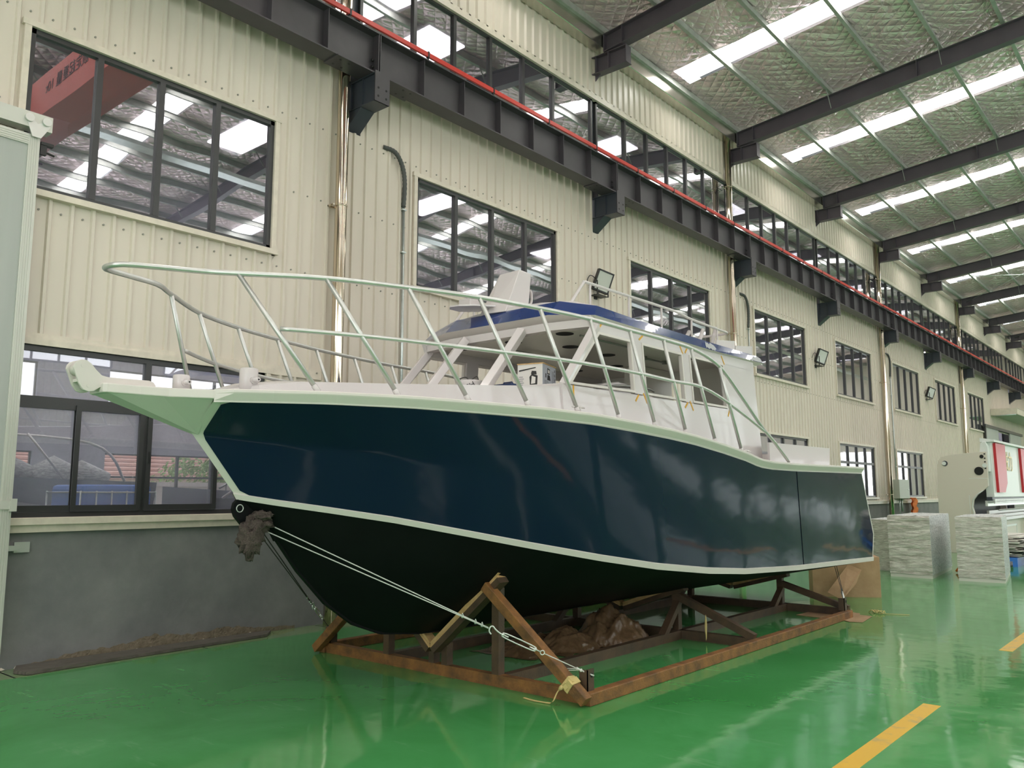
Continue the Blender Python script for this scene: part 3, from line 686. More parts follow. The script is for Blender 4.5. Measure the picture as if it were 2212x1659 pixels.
# ---- stainless rain pipes, conduits, floodlights, switch box on the window wall
for n, k in enumerate((0, 2, 4, 6)):
    y = YC(k)-0.30; t = thing('rain_pipe', (0.155, y, 0), 'tall stainless steel rain pipe on the window wall, %s one in the row' % ORD[n], 'pipe', 'stainless rain pipes')
    b = MB(); b.tube([(0.155, y, 0.0), (0.155, y, 2), (0.155, y, 4), (0.155, y, 6), (0.155, y, 8), (0.155, y, 10.5)], 0.082, 20); b.build('pipe', STAINLESS, t)
    for zz in (1.6, 5.55, 9.3):
        b = MB(); b.disc((0.155, y, zz), 0.088, 'z', 0.02, 20); b.box(0.03, 0.155, y-0.13, y-0.105, zz-0.01, zz+0.01); b.box(0.03, 0.045, y-0.13, y+0.13, zz-0.012, zz+0.012); b.build('clamp', STAINLESS, t)
for n, y in enumerate((7.98, 19.85, 31.9)):
    t = thing('wall_conduit', (0.04, y, 2), 'thin conduit with a curved black top beside the %s window, %s of three' % (('second', 'fourth', 'sixth')[n], ORD[n]), 'conduit')
    b = MB(); b.tube([(0.04, y+0.03, 1.44), (0.04, y, 5.95)], 0.022, 10); b.build('metal_tube', GALV, t)
    pts = smooth_path([(0.04, y, 5.9), (0.06, y-0.0, 6.25), (0.07, y-0.06, 6.5), (0.06, y-0.2, 6.68), (0.0, y-0.38, 6.72)], 10)
    rr = [0.03 if i % 2 else 0.036 for i in range(len(pts))]
    b = MB(); b.tube(pts, rr, 10); b.build('flexible_hose', CONDUIT, t)
    b = MB(); [b.box(0.0, 0.07, y-0.04, y+0.04, zz-0.01, zz+0.01) for zz in (2.6, 3.9, 5.2, 5.85)]; b.build('clip', GALV, t)
for n, (y, z) in enumerate(((13.0, 5.72), (24.55, 5.70), (36.8, 5.74))):
    t = thing('floodlight', (0.1, y, z-0.2), 'small black floodlight on the window wall, %s of three' % ORD[n], 'floodlight')
    R = Matrix.Translation((0.20, y, z)) @ Matrix.Rotation(math.radians(-28), 4, 'Z') @ Matrix.Rotation(math.radians(-16), 4, 'X') @ Matrix.Rotation(math.radians(10), 4, 'Y')
    def tb(b, nm, m):
        b.v = [tuple(R @ Vector(v)) for v in b.v]; return b.build(nm, m, t)
    b = MB(); b.box(-0.06, 0.02, -0.17, 0.17, -0.21, 0.21); b.box(0.02, 0.035, -0.17, -0.145, -0.21, 0.21); b.box(0.02, 0.035, 0.145, 0.17, -0.21, 0.21); b.box(0.02, 0.035, -0.17, 0.17, -0.21, -0.18); b.box(0.02, 0.035, -0.17, 0.17, 0.18, 0.21)
    h = tb(b, 'housing', BLACKP)
    b = MB(); b.box(0.02, 0.026, -0.145, 0.145, -0.18, 0.18); tb(b, 'lens', LAMPGLASS)
    b = MB(); b.box(0.0, 0.03, y-0.05, y+0.05, z-0.32, z-0.22); b.box(0.02, 0.20, y-0.17, y+0.17, z-0.28, z-0.265); b.box(0.18, 0.2, y-0.19, y-0.175, z-0.28, z); b.box(0.18, 0.2, y+0.175, y+0.19, z-0.28, z); b.build('mounting_bracket', BLACKP, t)
    MB().tube(smooth_path([(0.14, y-0.05, z), (0.08, y-0.25, z+0.1), (0.02, y-0.3, z-0.05)]), 0.008, 6).build('cable', BLACKP, t)
t = thing('switch_box', (0.12, 31.7, 1.4), 'pale grey electrical box on the far window wall above an orange cloth', 'box')
MB().box(0.02, 0.24, 31.5, 32.75, 1.46, 2.14).build('cabinet', mat('box_grey', (0.5, 0.54, 0.46), 0.4), t, bevel=0.01)
MB().disc((0.245, 32.6, 1.78), 0.03, 'x', 0.02, 12).build('lock', ZINC, t)
b = MB(); b.tube([(0.1, 31.9, 0.6), (0.1, 31.9, 1.46)], 0.02, 8); b.tube([(0.1, 32.2, 1.0), (0.1, 32.2, 1.46)], 0.03, 8); b.build('conduit', GALV, t)
b = MB(); b.grid([[(0.26+0.03*math.sin(i*2.1+j), 33.0+0.12*j+0.03*math.sin(i+j*1.7), 1.45-0.09*i) for j in range(6)] for i in range(7)]); b.grid([[(0.20+0.03*math.sin(i*2.1+j), 33.0+0.12*j+0.03*math.sin(i+j*1.7), 1.45-0.09*i) for j in range(6)] for i in range(7)])
b.tube([(0.0, 33.3, 1.47), (0.3, 33.3, 1.47)], 0.015, 6); tag(b.build('hanging_cloth', ORANGE), 'orange cloth hanging on the wall right of the switch box', 'cloth')

# ---- sliding door panel at the left edge, plank on the floor
d = thing('door_1', (0.15, 1.4, 0.1), kind='structure')
MB().box(0.12, 0.155, -0.2, 2.88, 0.15, 5.16).build('panel', PANELGREY, d)
b = MB()
def rib_frame(b, y0, y1, z0, z1, along):
    if along == 'z':
        b.box(0.105, 0.17, y0, y1, z0, z1)
        for j in range(4): yy = y0+0.014+j*(y1-y0-0.02)/4; b.box(0.17, 0.176, yy, yy+0.009, z0, z1)
    else:
        b.box(0.105, 0.17, y0, y1, z0, z1)
        for j in range(4): zz = z0+0.014+j*(z1-z0-0.02)/4; b.box(0.17, 0.176, y0, y1, zz, zz+0.009)
rib_frame(b, 2.86, 2.965, 0.12, 5.25, 'z'); rib_frame(b, -0.3, 2.86, 5.14, 5.25, 'y'); rib_frame(b, -0.3, 2.86, 0.12, 0.22, 'y')
b.build('frame', PANELALU, d)
b = MB(); b.box(0.10, 0.19, -0.3, 2.99, 1.52, 1.60); b.box(0.10, 0.20, 2.94, 3.0, 1.50, 1.62); b.build('cross_band', PANELALU, d)
MB().box(0.05, 0.20, -0.3, 3.06, 5.31, 5.47).build('track', PANELALU, d)
b = MB()
for yy in (2.84, 3.0): b.disc((0.215, yy, 5.40), 0.042, 'x', 0.03, 16)
b.prism([(2.80, 5.42), (2.84, 5.44), (2.92, 5.36), (3.0, 5.40), (3.04, 5.36), (2.96, 5.22), (2.88, 5.22)], 'x', 0.19, 0.205); b.build('roller_carriage', ZINC, d)
b = MB(); b.box(0.1, 0.16, 2.98, 3.1, 5.18, 5.21); b.box(0.11, 0.15, 2.98, 3.04, 5.08, 5.20); b.tube([(0.13, 3.0, 5.12), (0.13, 3.12, 5.10)], 0.012, 6); b.build('latch', BLACKP, d)
b = MB(); b.box(0.0, 0.03, 3.06, 3.2, 1.10, 1.20); b.box(0.0, 0.06, 3.0, 3.1, 1.12, 1.17)
tag(b.build('wall_bracket', ZINC), 'small grey metal bracket on the plaster beside the sliding door', 'bracket')
b = MB(); pl = [(0.02, 3.16), (0.06, 5.86), (0.10, 5.92), (0.30, 5.74), (0.31, 5.55), (0.33, 4.9), (0.37, 3.9), (0.42, 3.12), (0.25, 3.06)]
b.prism(pl, 'z', 0.004, 0.032)
tag(b.build('wooden_plank', OLDWOOD), 'long dark weathered plank lying on the floor against the plaster skirt', 'plank')
random.seed(5); b = MB()
for i in range(26):
    y = 3.0+i*0.11+random.uniform(-0.03, 0.03); s = random.uniform(0.01, 0.035)
    b.add([(0.0+random.uniform(0, 0.03), y, 0.005), (s, y+s, 0.005), (s*0.8, y+2*s, 0.01), (0.0, y+s, s)], [(0, 1, 2), (0, 2, 3), (1, 2, 3), (0, 1, 3)])
tag(b.build('plaster_crumbs', RENDERW), 'plaster crumbs along the foot of the grey wall', 'rubble', kind='stuff')
b = MB(); b.box(0.03, 0.45, 6.62, 6.625, 0.0, 0.002); b.box(0.03, 0.45, 4.9, 4.91, 0.0, 0.002); b.box(0.02, 0.45, 3.0, 3.015, 0.0, 0.002)
tag(b.build('floor_joint', BLACK), kind='structure')
for n, (y0, y1) in enumerate(((1.4, 7.4), (10.36, 14.6), (17.6, 21.8))):
    b = MB(); b.box(7.0, 7.13, y0, y1, 0.0, 0.0015); tag(b.build('painted_line', YELLOW), 'yellow painted floor line, %s' % ('longest one, at the bottom right corner' if n == 0 else 'cut by the right edge above the first' if n == 1 else 'farthest, beyond the right edge'), 'floor marking')

# ================================================================== THE BOAT
XCB = 3.28
GY = [2.977, 3.32, 3.56, 4.10, 4.665, 5.245, 5.83, 6.42, 7.0, 7.48, 8.06, 8.62, 8.97, 9.3, 10.0, 12.6]
GB = [0.448, 0.70, 0.92, 1.20, 1.40, 1.55, 1.645, 1.68, 1.70, 1.71, 1.72, 1.72, 1.72, 1.72, 1.72, 1.69]
GZ = [2.310, 2.312, 2.309, 2.305, 2.295, 2.286, 2.270, 2.240, 2.206, 2.170, 2.108, 2.040, 1.980, 1.962, 1.955, 1.97]
CYT = [3.456, 3.693, 3.977, 4.446, 4.98, 5.615, 6.403, 7.191, 8.107, 8.91, 10.338, 13.27]
CBT = [0.0, 0.189, 0.387, 0.663, 0.915, 1.133, 1.312, 1.426, 1.496, 1.537, 1.562, 1.57]
CZT = [1.641, 1.591, 1.540, 1.453, 1.339, 1.209, 1.065, 0.943, 0.841, 0.781, 0.725, 0.66]
KYT = [3.456, 3.56, 3.744, 4.014, 4.295, 4.588, 4.896, 5.336, 5.692, 7.1, 9.8, 13.2]
KZT = [1.635, 1.56, 1.389, 1.051, 0.77, 0.57, 0.455, 0.402, 0.389, 0.385, 0.385, 0.40]
RY = [2.37, 2.6, 3.099, 3.561, 4.104, 4.665, 5.245, 5.829, 6.417, 6.993, 8, 10, 13.3]     # bow-rail half breadth
RB = [0, .22, .482, .889, 1.168, 1.374, 1.521, 1.614, 1.65, 1.67, 1.69, 1.69, 1.66]
def Gp(u): y = 2.977+(12.6-2.977)*u; return Vector((interp(y, GY, GB), y, interp(y, GY, GZ)))
def Cp(u): y = 3.456+(13.27-3.456)*u; return Vector((interp(y, CYT, CBT), y, interp(y, CYT, CZT)))
def Kp(u): y = 3.456+(13.2-3.456)*u; return Vector((0, y, interp(y, KYT, KZT)))
B0, BK, B1 = Vector((0, 3.456, 1.641)), Vector((0, 3.068, 2.11)), Vector((0.448, 2.977, 2.31))
R0, RK, R1 = Vector((1.57, 13.27, 0.66)), Vector((1.58, 13.36, 1.05)), Vector((1.69, 12.6, 1.97))
def poly3(a, b, c, sk, s): return a.lerp(b, s/sk) if s < sk else b.lerp(c, (s-sk)/(1-sk))
def side(u, s):
    g, c = Gp(u), Cp(u); p = c.lerp(g, s)
    if u < 0.3: p += (poly3(B0, BK, B1, 0.56, s)-B0.lerp(B1, s))*(1-u/0.3)**2
    if u > 0.9: p += (poly3(R0, RK, R1, 0.33, s)-R0.lerp(R1, s))*((u-0.9)/0.1)**2
    return p
def side_n(u, s):
    e = 0.004; a = side(min(u+e, 1), s)-side(max(u-e, 0), s); b = side(u, min(s+e*3, 1))-side(u, max(s-e*3, 0))
    n = b.cross(a); n.normalize()
    return n if n.x > 0 else -n
def W3(p, sg): return (XCB+sg*p.x, p.y, p.z)
US = [0.3*(i/26)**1.4 for i in range(26)]+[0.3+0.7*i/44 for i in range(45)]
SS = [0.56*i/10 for i in range(10)]+[0.56+0.44*i/8 for i in range(9)]
boat = thing('motor_boat', (XCB, 8.0, 0.38), 'large navy and white aluminium cabin boat standing on a rusty cradle', 'boat')
hb = MB()
for sg in (1, -1):
    hb.grid([[W3(side(u, s), sg) for s in SS] for u in US], flip=(sg < 0))
# transom
tr = [W3(side(1, s), 1) for s in SS]; tl = [W3(side(1, s), -1) for s in SS]
hb.grid([tr, tl], smooth=False); hb.add([tr[0], tl[0], (XCB, 13.2, 0.40)], [(0, 1, 2)])
hull = hb.build('hull', HULLW, boat)
pb = MB()
s0, s1 = 0.045, 0.985
SP = [s0+(s1-s0)*i/30 for i in range(31)]
for sg in (1, -1):
    pb = MB(); rows = []
    for i in range(80):
        t = i/79; row = []
        for s in SP:
            uu = 0.0052
            for e, w in ((s0, 0.03), (0.56, 0.03), (s1, 0.02)):
                dd = abs(s-e)
                if dd < w: uu += (0.004 if e != 0.56 else 0.0022)*(1-dd/w)**2
            u = uu+(0.996-uu)*t**1.35
            p = side(u, s)+side_n(u, s)*0.004; row.append(W3(p, sg))
        rows.append(row)
    pb.grid(rows, flip=(sg < 0))
    panel = pb.build('side_panel', NAVY, hull)
    sb = MB(); us = 0.735; pts = [side(us-0.012*(1-s), s)+side_n(us, s)*0.006 for s in SP]
    sb.tube([W3(p, sg) for p in pts], 0.004, 5); sb.build('panel_seam', BLACKHULL, hull)
bb = MB()
for sg in (1, -1):
    rows = []
    for u in US:
        c, k = Cp(u), Kp(u); rows.append([W3(c.lerp(k, s)+Vector((0.05*math.sin(PI*s)*min(1, c.x), 0, -0.02*math.sin(PI*s)*min(1, c.x*2))), sg) for s in [j/8 for j in range(9)]])
    bb.grid(rows, flip=(sg > 0))
bb.prism([(3.47, 1.638), (3.43, 1.60), (3.42, 1.555), (3.44, 1.50), (3.50, 1.435), (3.58, 1.405), (3.67, 1.40), (3.75, 1.385), (3.80, 1.30), (3.85, 1.60)], 'x', XCB-0.018, XCB+0.018)
bb.prism([(y, z) for y, z in zip(KYT, KZT)][2:]+[(13.2, 0.43), (5.6, 0.47), (4.6, 0.70), (3.85, 1.45)], 'x', XCB-0.02, XCB+0.02)
bb.build('bottom', BLACKHULL, boat)
b = MB(); b.tube([(XCB+0.02, 3.475+0.028*math.cos(a*PI/8), 1.56+0.028*math.sin(a*PI/8)) for a in range(16)], 0.004, 6, closed=True); b.build('bow_eye', ZINC, boat)
for sg in (1, -1):                          # chine strip and rubbing strake
    b = MB(); rows = []
    for u in US:
        c = Cp(u); a = side(u, 0.0); n = side_n(max(u, 0.01), 0.02)
        pr = [c+Vector((0, 0, -0.012)), c+n*0.012+Vector((0, 0, -0.008)), side(u, 0.04)+n*0.012, side(u, 0.045)]
        rows.append([W3(p, sg) for p in pr])
    b.grid(rows, smooth=False, flip=(sg < 0)); b.build('chine_strip', HULLW, boat)
    b = MB(); rows = []
    for i in range(90):
        u = i/89; g = Gp(u); g2 = Gp(min(u+0.01, 1)); g1 = Gp(max(u-0.01, 0)); t = (g2-g1); n = Vector((t.y, -t.x, 0)).normalized()
        if n.x < 0: n = -n
        kk = 0.0 if i == 0 else 1.0
        rows.append([W3(g+n*o*kk+Vector((0, 0, z)), sg) for o, z in ((0.0, -0.012), (0.004, 0.0), (0.038, 0.048), (0.042, 0.056), (0.042, 0.072), (0.036, 0.078), (-0.04, 0.080))])
    b.grid(rows, smooth=False, flip=(sg < 0)); b.build('rub_rail', HULLW, boat)
b = MB(); rows = []
for i in range(90):
    g = Gp(i/89); rows.append([W3(Vector((g.x*f, g.y, g.z+0.079+0.02*(1-abs(f)))), 1) for f in (-1, -0.5, 0, 0.5, 1)])
b.grid(rows, flip=True); b.build('deck', WHITE, boat)
# bowsprit platform with its tapering underside
b = MB(); pl = [(XCB-0.125, 2.395), (XCB-0.10, 2.375), (XCB+0.10, 2.375), (XCB+0.125, 2.395), (XCB+0.19, 2.59), (XCB+0.26, 2.75), (XCB+0.45, 2.97), (XCB+0.47, 3.02), (XCB-0.47, 3.02), (XCB-0.45, 2.97), (XCB-0.26, 2.75), (XCB-0.19, 2.59)]
b.prism(pl, 'z', 2.338, 2.402); b.v = [(v[0], v[1], v[2]-0.018*(v[1]-2.4)/0.6) for v in b.v]; b.build('bowsprit_plate', HULLW, boat, bevel=0.008)
b = MB()
for sg in (1, -1):
    A = Vector((0.03, 2.41, 2.338)); Bm = Vector((0.03, 3.10, 2.10)); top0 = Vector((0.11, 2.41, 2.338)); top1 = Vector((0.24, 2.72, 2.33)); top2 = Vector((0.44, 2.98, 2.325))
    b.add([W3(p, sg) for p in (A, Bm, top2, top1, top0)], [(0, 1, 2, 3, 4)])
b.add([W3(Vector((0.03, 2.41, 2.338)), 1), W3(Vector((0.03, 2.41, 2.338)), -1), W3(Vector((0.03, 3.10, 2.10)), -1), W3(Vector((0.03, 3.10, 2.10)), 1)], [(0, 1, 2, 3)])
b.prism([(XCB-0.44, 2.384), (XCB+0.44, 2.384), (XCB+0.40, 2.315), (XCB-0.40, 2.315)], 'y', 2.99, 3.03)
b.build('bowsprit_gusset', HULLW, boat)
ar = thing('anchor_roller', (XCB, 2.4, 2.4)); ar.parent = boat; ar.location = Vector((XCB, 2.4, 2.4))-boat.location
cheek = [(2.195, 2.49), (2.200, 2.515), (2.215, 2.535), (2.245, 2.548), (2.28, 2.545), (2.31, 2.525), (2.345, 2.485), (2.38, 2.455), (2.42, 2.447), (2.70, 2.452), (2.735, 2.442), (2.75, 2.42), (2.75, 2.402), (2.42, 2.402), (2.37, 2.372), (2.335, 2.345), (2.30, 2.338), (2.265, 2.348), (2.235, 2.39), (2.212, 2.45)]
for xx in (-0.055, 0.055):
    b = MB(); b.prism(cheek, 'x', XCB+xx-0.01, XCB+xx+0.01); b.build('cheek_plate', HULLW, ar, bevel=0.004)
b = MB()
for yy, zz in ((2.255, 2.508), (2.30, 2.378)): b.tube([(XCB-0.068, yy, zz), (XCB+0.068, yy, zz)], 0.014, 14)
b.build('roller_pin', HULLW, ar)
b = MB(); b.tube([(XCB-0.045, 2.255, 2.49), (XCB-0.02, 2.255, 2.49), (XCB+0.02, 2.255, 2.49), (XCB+0.045, 2.255, 2.49)], [0.045, 0.038, 0.038, 0.045], 16); b.box(XCB-0.045, XCB+0.045, 2.24, 2.72, 2.402, 2.425); b.build('roller', HULLW, ar)
for nm, x, y, z0, z1, r in (('mooring_post', 3.50, 3.38, 2.39, 2.60, 0.068), ('mooring_post', 3.22, 3.0, 2.40, 2.535, 0.060)):
    mp_ = thing(nm, (x, y, z0)); mp_.parent = boat; mp_.location = Vector((x, y, z0))-boat.location
    b = MB(); b.tube([(x, y, z0), (x, y, z1-0.008), (x, y, z1)], [r, r, r-0.008], 24); b.build('post', WHITE, mp_)
    zc = z0+(z1-z0)*0.55
    b = MB(); b.tube([(x-r*1.35, y, zc), (x+r*2.0, y-0.0, zc)], 0.017, 12); b.tube([(x+r*0.9, y, zc), (x+r*1.15, y, zc)], 0.028, 12); b.build('cross_pin', WHITE, mp_)
    b = MB(); b.tube([(x+r*2.0, y, zc), (x+r*2.02, y, zc)], 0.007, 10); b.build('pin_hole', BLACK, mp_)
# raised foredeck trunk
TY = [3.22, 3.40, 3.609, 3.915, 4.32, 4.70, 5.14, 5.59, 5.95]; TB = [0.10, 0.33, 0.495, 0.654, 0.83, 0.965, 1.075, 1.157, 1.21]
TZ = [2.405, 2.467, 2.498, 2.512, 2.527, 2.549, 2.576, 2.61, 2.635]
b = MB(); rows = []
for y, bb_, z in zip(TY, TB, TZ):
    zd = interp(y, GY, GZ)+0.08
    rows.append([W3(Vector(p), 1) for p in ((bb_+0.03, y, zd), (bb_, y, z), (bb_*0.5, y, z+0.03), (0, y, z+0.04), (-bb_*0.5, y, z+0.03), (-bb_, y, z), (-bb_-0.03, y, zd))])
b.grid(rows, smooth=False, flip=True); b.build('foredeck_trunk', WHITE, boat)
# cabin sides (lean inwards), window openings
def sh(b, sg, inset=0.0):
    b.v = [(XCB+sg*(1.225-(v[2]-2.68)*0.07-inset+v[0]), v[1], v[2]) for v in b.v]
WIN = [(6.20, 7.17, 7.25), (7.37, 8.22, 8.36), (8.40, 9.24, 9.3)]
for sg in (1, -1):
    b = MB(); low = [(5.93, 2.30), (7.0, 2.25), (8.06, 2.16), (8.62, 2.09), (8.97, 2.03), (10.12, 2.0), (10.12, 2.685), (5.93, 2.655)]
    b.prism(low, 'x', -0.05, 0.0)
    b.prism([(6.52, 3.235), (10.12, 3.235), (10.14, 3.38), (6.45, 3.38)], 'x', -0.05, 0.0)
    b.prism([(7.17, 2.68), (7.37, 2.68), (7.37, 3.24), (7.17, 3.24)], 'x', -0.05, 0.0)
    b.prism([(8.23, 2.68), (8.39, 2.68), (8.39, 3.24), (8.23, 3.24)], 'x', -0.05, 0.0)
    b.prism([(9.25, 2.68), (10.12, 2.68), (10.12, 3.24), (9.25, 3.24)], 'x', -0.05, 0.0)
    sh(b, sg); b.build('cabin_side', WHITE, boat)
    for a, c in ((6.10, 7.17), (7.37, 8.23), (8.39, 9.25)):
        b = MB(); ins = 0.025
        if a < 7: poly_o = [(6.02, 2.665), (7.17, 2.685), (7.17, 3.235), (6.56, 3.235)]; poly_i = [(6.09, 2.69), (7.145, 2.71), (7.145, 3.21), (6.59, 3.21)]
        else: poly_o = [(a, 2.685), (c, 2.685), (c, 3.235), (a, 3.235)]; poly_i = [(a+ins, 2.71), (c-ins, 2.71), (c-ins, 3.21), (a+ins, 3.21)]
        vs = [(xx, p[0], p[1]) for xx in (0.008, -0.03) for p in poly_o+poly_i]; fs = []
        for i in range(4):
            j = (i+1) % 4; fs += [(i, j, 4+j, 4+i), (8+i, 8+j, 12+j, 12+i), (4+i, 4+j, 12+j, 12+i), (i, j, 8+j, 8+i)]
        b.add(vs, fs); sh(b, sg); b.build('window_frame', HULLW, boat)
for x0, x1 in ((1.20, 1.165), (0.42, 0.40)):      # windscreen pillars
    for sg in (1, -1):
        y0, z0, y1, z1 = (5.99, 2.64, 6.58, 3.30) if x0 > 1 else (5.76, 2.64, 6.36, 3.31)
        b = MB(); b.bar((XCB+sg*x0, y0, z0), (XCB+sg*x1, y1, z1), 0.075 if x0 > 1 else 0.085, 0.085, up=(0.35*sg, -1, 0.3)); b.build('window_pillar', WHITE, boat, bevel=0.006)
b = MB(); P = [(XCB+1.225, 5.945), (XCB+0.42, 5.72), (XCB-0.42, 5.72), (XCB-1.225, 5.945), (XCB-1.2, 6.10), (XCB-0.42, 5.84), (XCB+0.42, 5.84), (XCB+1.2, 6.10)]
b.prism(P, 'z', 2.60, 2.665); b.build('windscreen_sill', WHITE, boat, bevel=0.006)
b = MB(); P = [(XCB+1.16, 6.50), (XCB+0.66, 6.40), (XCB-0.66, 6.40), (XCB-1.16, 6.50), (XCB-1.16, 6.60), (XCB-0.66, 6.50), (XCB+0.66, 6.50), (XCB+1.16, 6.60)]
b.prism(P, 'z', 3.28, 3.36); b.build('windscreen_header', WHITE, boat)
# roof
LO = [(0.72, 6.38, 3.435), (1.21, 6.49, 3.385), (1.215, 7.4, 3.37), (1.215, 8.9, 3.355), (1.21, 10.40, 3.372)]
HI = [(0.73, 6.56, 3.605), (1.165, 6.59, 3.50), (1.17, 7.4, 3.475), (1.17, 8.9, 3.462), (1.165, 10.25, 3.462)]
IN = [(0.66, 6.50, 3.36), (1.14, 6.60, 3.335), (1.14, 7.4, 3.335), (1.14, 8.9, 3.335), (1.14, 10.30, 3.335)]
roof = thing('roof', (XCB, 8.4, 3.33)); roof.parent = boat; roof.location = Vector((XCB, 8.4, 3.33))-boat.location
full = lambda L: [W3(Vector(p), -1) for p in reversed(L)]+[W3(Vector(p), 1) for p in L]
b = MB(); b.grid([full(LO), full(HI)], smooth=False)
b.add([full(LO)[0], full(HI)[0], full(HI)[-1], full(LO)[-1]], [(0, 1, 2, 3)]); b.build('fascia', ROOFBLUE, roof)
b = MB(); b.grid([full(IN), full(LO)], smooth=False); b.build('soffit', HULLW, roof)
b = MB(); rows = []
for f, dz in ((1, 0), (0.75, 0.09), (0.4, 0.135), (0, 0.15), (-0.4, 0.135), (-0.75, 0.09), (-1, 0)):
    row = []
    for i, p in enumerate(HI):
        zz = p[2]+dz*(0.0 if i == 0 else 1); row.append(W3(Vector((p[0]*f if i else p[0]*f, p[1], zz)), 1))
    rows.append(row)
b.grid(rows, smooth=False); b.build('top_skin', WHITE, roof)
b = MB(); b.prism([(XCB+sx*p[0], p[1]) for sx, L in ((1, IN), (-1, list(reversed(IN)))) for p in L], 'z', 3.325, 3.34); hl = b.build('headliner', INTERIOR, roof)
for x, y in ((3.15, 6.85), (3.88, 6.82), (2.40, 6.78), (3.46, 7.49), (3.46, 8.24), (3.05, 9.05), (2.40, 9.05), (4.12, 9.12)):
    MB().disc((x, y, 3.323), 0.095, 'z', 0.006, 24).build('speaker_cutout', BLACK, roof)
for x, a, c in ((4.02, 6.9, 8.1), (2.9, 7.0, 8.2), (3.75, 8.5, 9.2)):
    b = MB(); b.tube([(x, a, 3.30), (x, c, 3.30)], 0.012, 8); b.box(x-0.02, x+0.02, a+0.1, a+0.14, 3.28, 3.325); b.box(x-0.02, x+0.02, c-0.14, c-0.1, 3.28, 3.325); b.build('overhead_grab_rail', GREYRAIL, roof)
for yA, yB, sd in ((8.78, 9.05, 1), (9.98, 10.36, 2)):
    random.seed(sd); b = MB(); n = 9; ups = []; dns = []
    for i in range(n+1):
        y = yA+(yB-yA)*i/n; lo = Vector((interp(y, [p[1] for p in LO], [p[0] for p in LO]), y, interp(y, [p[1] for p in LO], [p[2] for p in LO]))); hi = Vector((interp(y, [p[1] for p in HI], [p[0] for p in HI]), min(y, 10.25+0.1), interp(y, [p[1] for p in HI], [p[2] for p in HI])))
        a0 = random.uniform(0.0, 0.3) if sd == 1 else random.uniform(0.0, 0.12); a1 = random.uniform(0.65, 0.95) if 0 < i < n or sd == 2 else 0.4
        if sd == 2 and i < 4: a1 = a0+0.12*i+0.05
        off = Vector((0.004, 0, 0.0)); ups.append(W3(lo.lerp(hi, a1)+off, 1)); dns.append(W3(lo.lerp(hi, a0)+off, 1))
    b.grid([dns, ups], smooth=False); b.build('primer_patch', mat('matt_primer', (0.5, 0.5, 0.52), 0.8), roof)
# roof gear
b = MB()
m0 = [(0.02, 6.54, 3.60), (0.02, 6.92, 3.60), (-0.38, 6.92, 3.60), (-0.38, 6.56, 3.60), (-0.20, 6.50, 3.60)]
m1 = [(0.02, 6.78, 4.11), (0.02, 6.98, 4.10), (-0.31, 6.98, 4.05), (-0.31, 6.78, 4.05), (-0.24, 6.75, 4.09)]
b.add([W3(Vector(p), 1) for p in m0+m1], [(4, 3, 2, 1, 0), (5, 6, 7, 8, 9), (0, 1, 6, 5), (1, 2, 7, 6), (2, 3, 8, 7), (3, 4, 9, 8), (4, 0, 5, 9)])
mast = b.build('radar_mast', WHITE, boat, bevel=0.006)
b = MB(); b.prism([(XCB-0.10, 6.52), (XCB-0.24, 6.34), (XCB-0.38, 6.24), (XCB-0.50, 6.22), (XCB-0.58, 6.30), (XCB-0.58, 6.46), (XCB-0.42, 6.60)], 'z', 3.665, 3.68)
b.prism([(6.60, 3.60), (6.46, 3.665), (6.60, 3.665)], 'x', XCB-0.25, XCB-0.23); b.build('radar_shelf', WHITE, mast)
b = MB(); b.box(XCB-0.58, XCB-0.40, 6.44, 6.60, 3.68, 3.80); b.build('radar_bracket', WHITE, mast, bevel=0.01)
b = MB(); b.tube(smooth_path([(XCB-0.06, 6.90, 3.76), (XCB-0.06, 7.02, 3.76), (XCB-0.06, 7.08, 3.81), (XCB-0.06, 7.08, 3.91), (XCB-0.06, 7.05, 3.94)], 5), 0.015, 8); b.build('mast_handle', WHITE, mast)
rl = [(0.83, 6.60, 3.56), (0.83, 6.83, 3.82), (0.83, 6.90, 3.85), (0.83, 7.4, 3.852), (0.83, 8.7, 3.855), (0.83, 9.17, 3.82), (0.83, 10.1, 3.80)]
pth = smooth_path([W3(Vector(p), 1) for p in rl], 5)+smooth_path([W3(Vector(p), 1) for p in ((0.83, 10.1, 3.80), (0.80, 10.19, 3.80), (0.7, 10.22, 3.80))], 4)[1:]
pth2 = smooth_path([W3(Vector(p), -1) for p in rl], 5)+smooth_path([W3(Vector(p), -1) for p in ((0.83, 10.1, 3.80), (0.80, 10.19, 3.80), (0.7, 10.22, 3.80))], 4)[1:]
b = MB(); b.tube(pth+list(reversed(pth2)), 0.016, 10); rr_ = b.build('roof_rail', WHITE, boat)
for y in (6.96, 7.71, 8.42, 9.15, 9.84):
    for sg in (1, -1):
        b = MB(); b.tube([W3(Vector((0.83, y, 3.55)), sg), W3(Vector((0.83, y, interp(y, [p[1] for p in rl], [p[2] for p in rl]))), sg)], 0.013, 8); b.build('rail_post', WHITE, rr_)
for x, y0, y1, z1 in ((0.77, 9.08, 9.20, 3.68), (0.77, 9.42, 9.57, 3.76), (0.77, 9.77, 9.93, 3.84), (-0.77, 9.42, 9.57, 3.76), (-0.77, 9.77, 9.93, 3.84)):
    b = MB(); b.tube([(XCB+x, y0, 3.55), (XCB+x, y1, z1)], 0.026, 14); b.build('rod_holder', WHITE, boat)
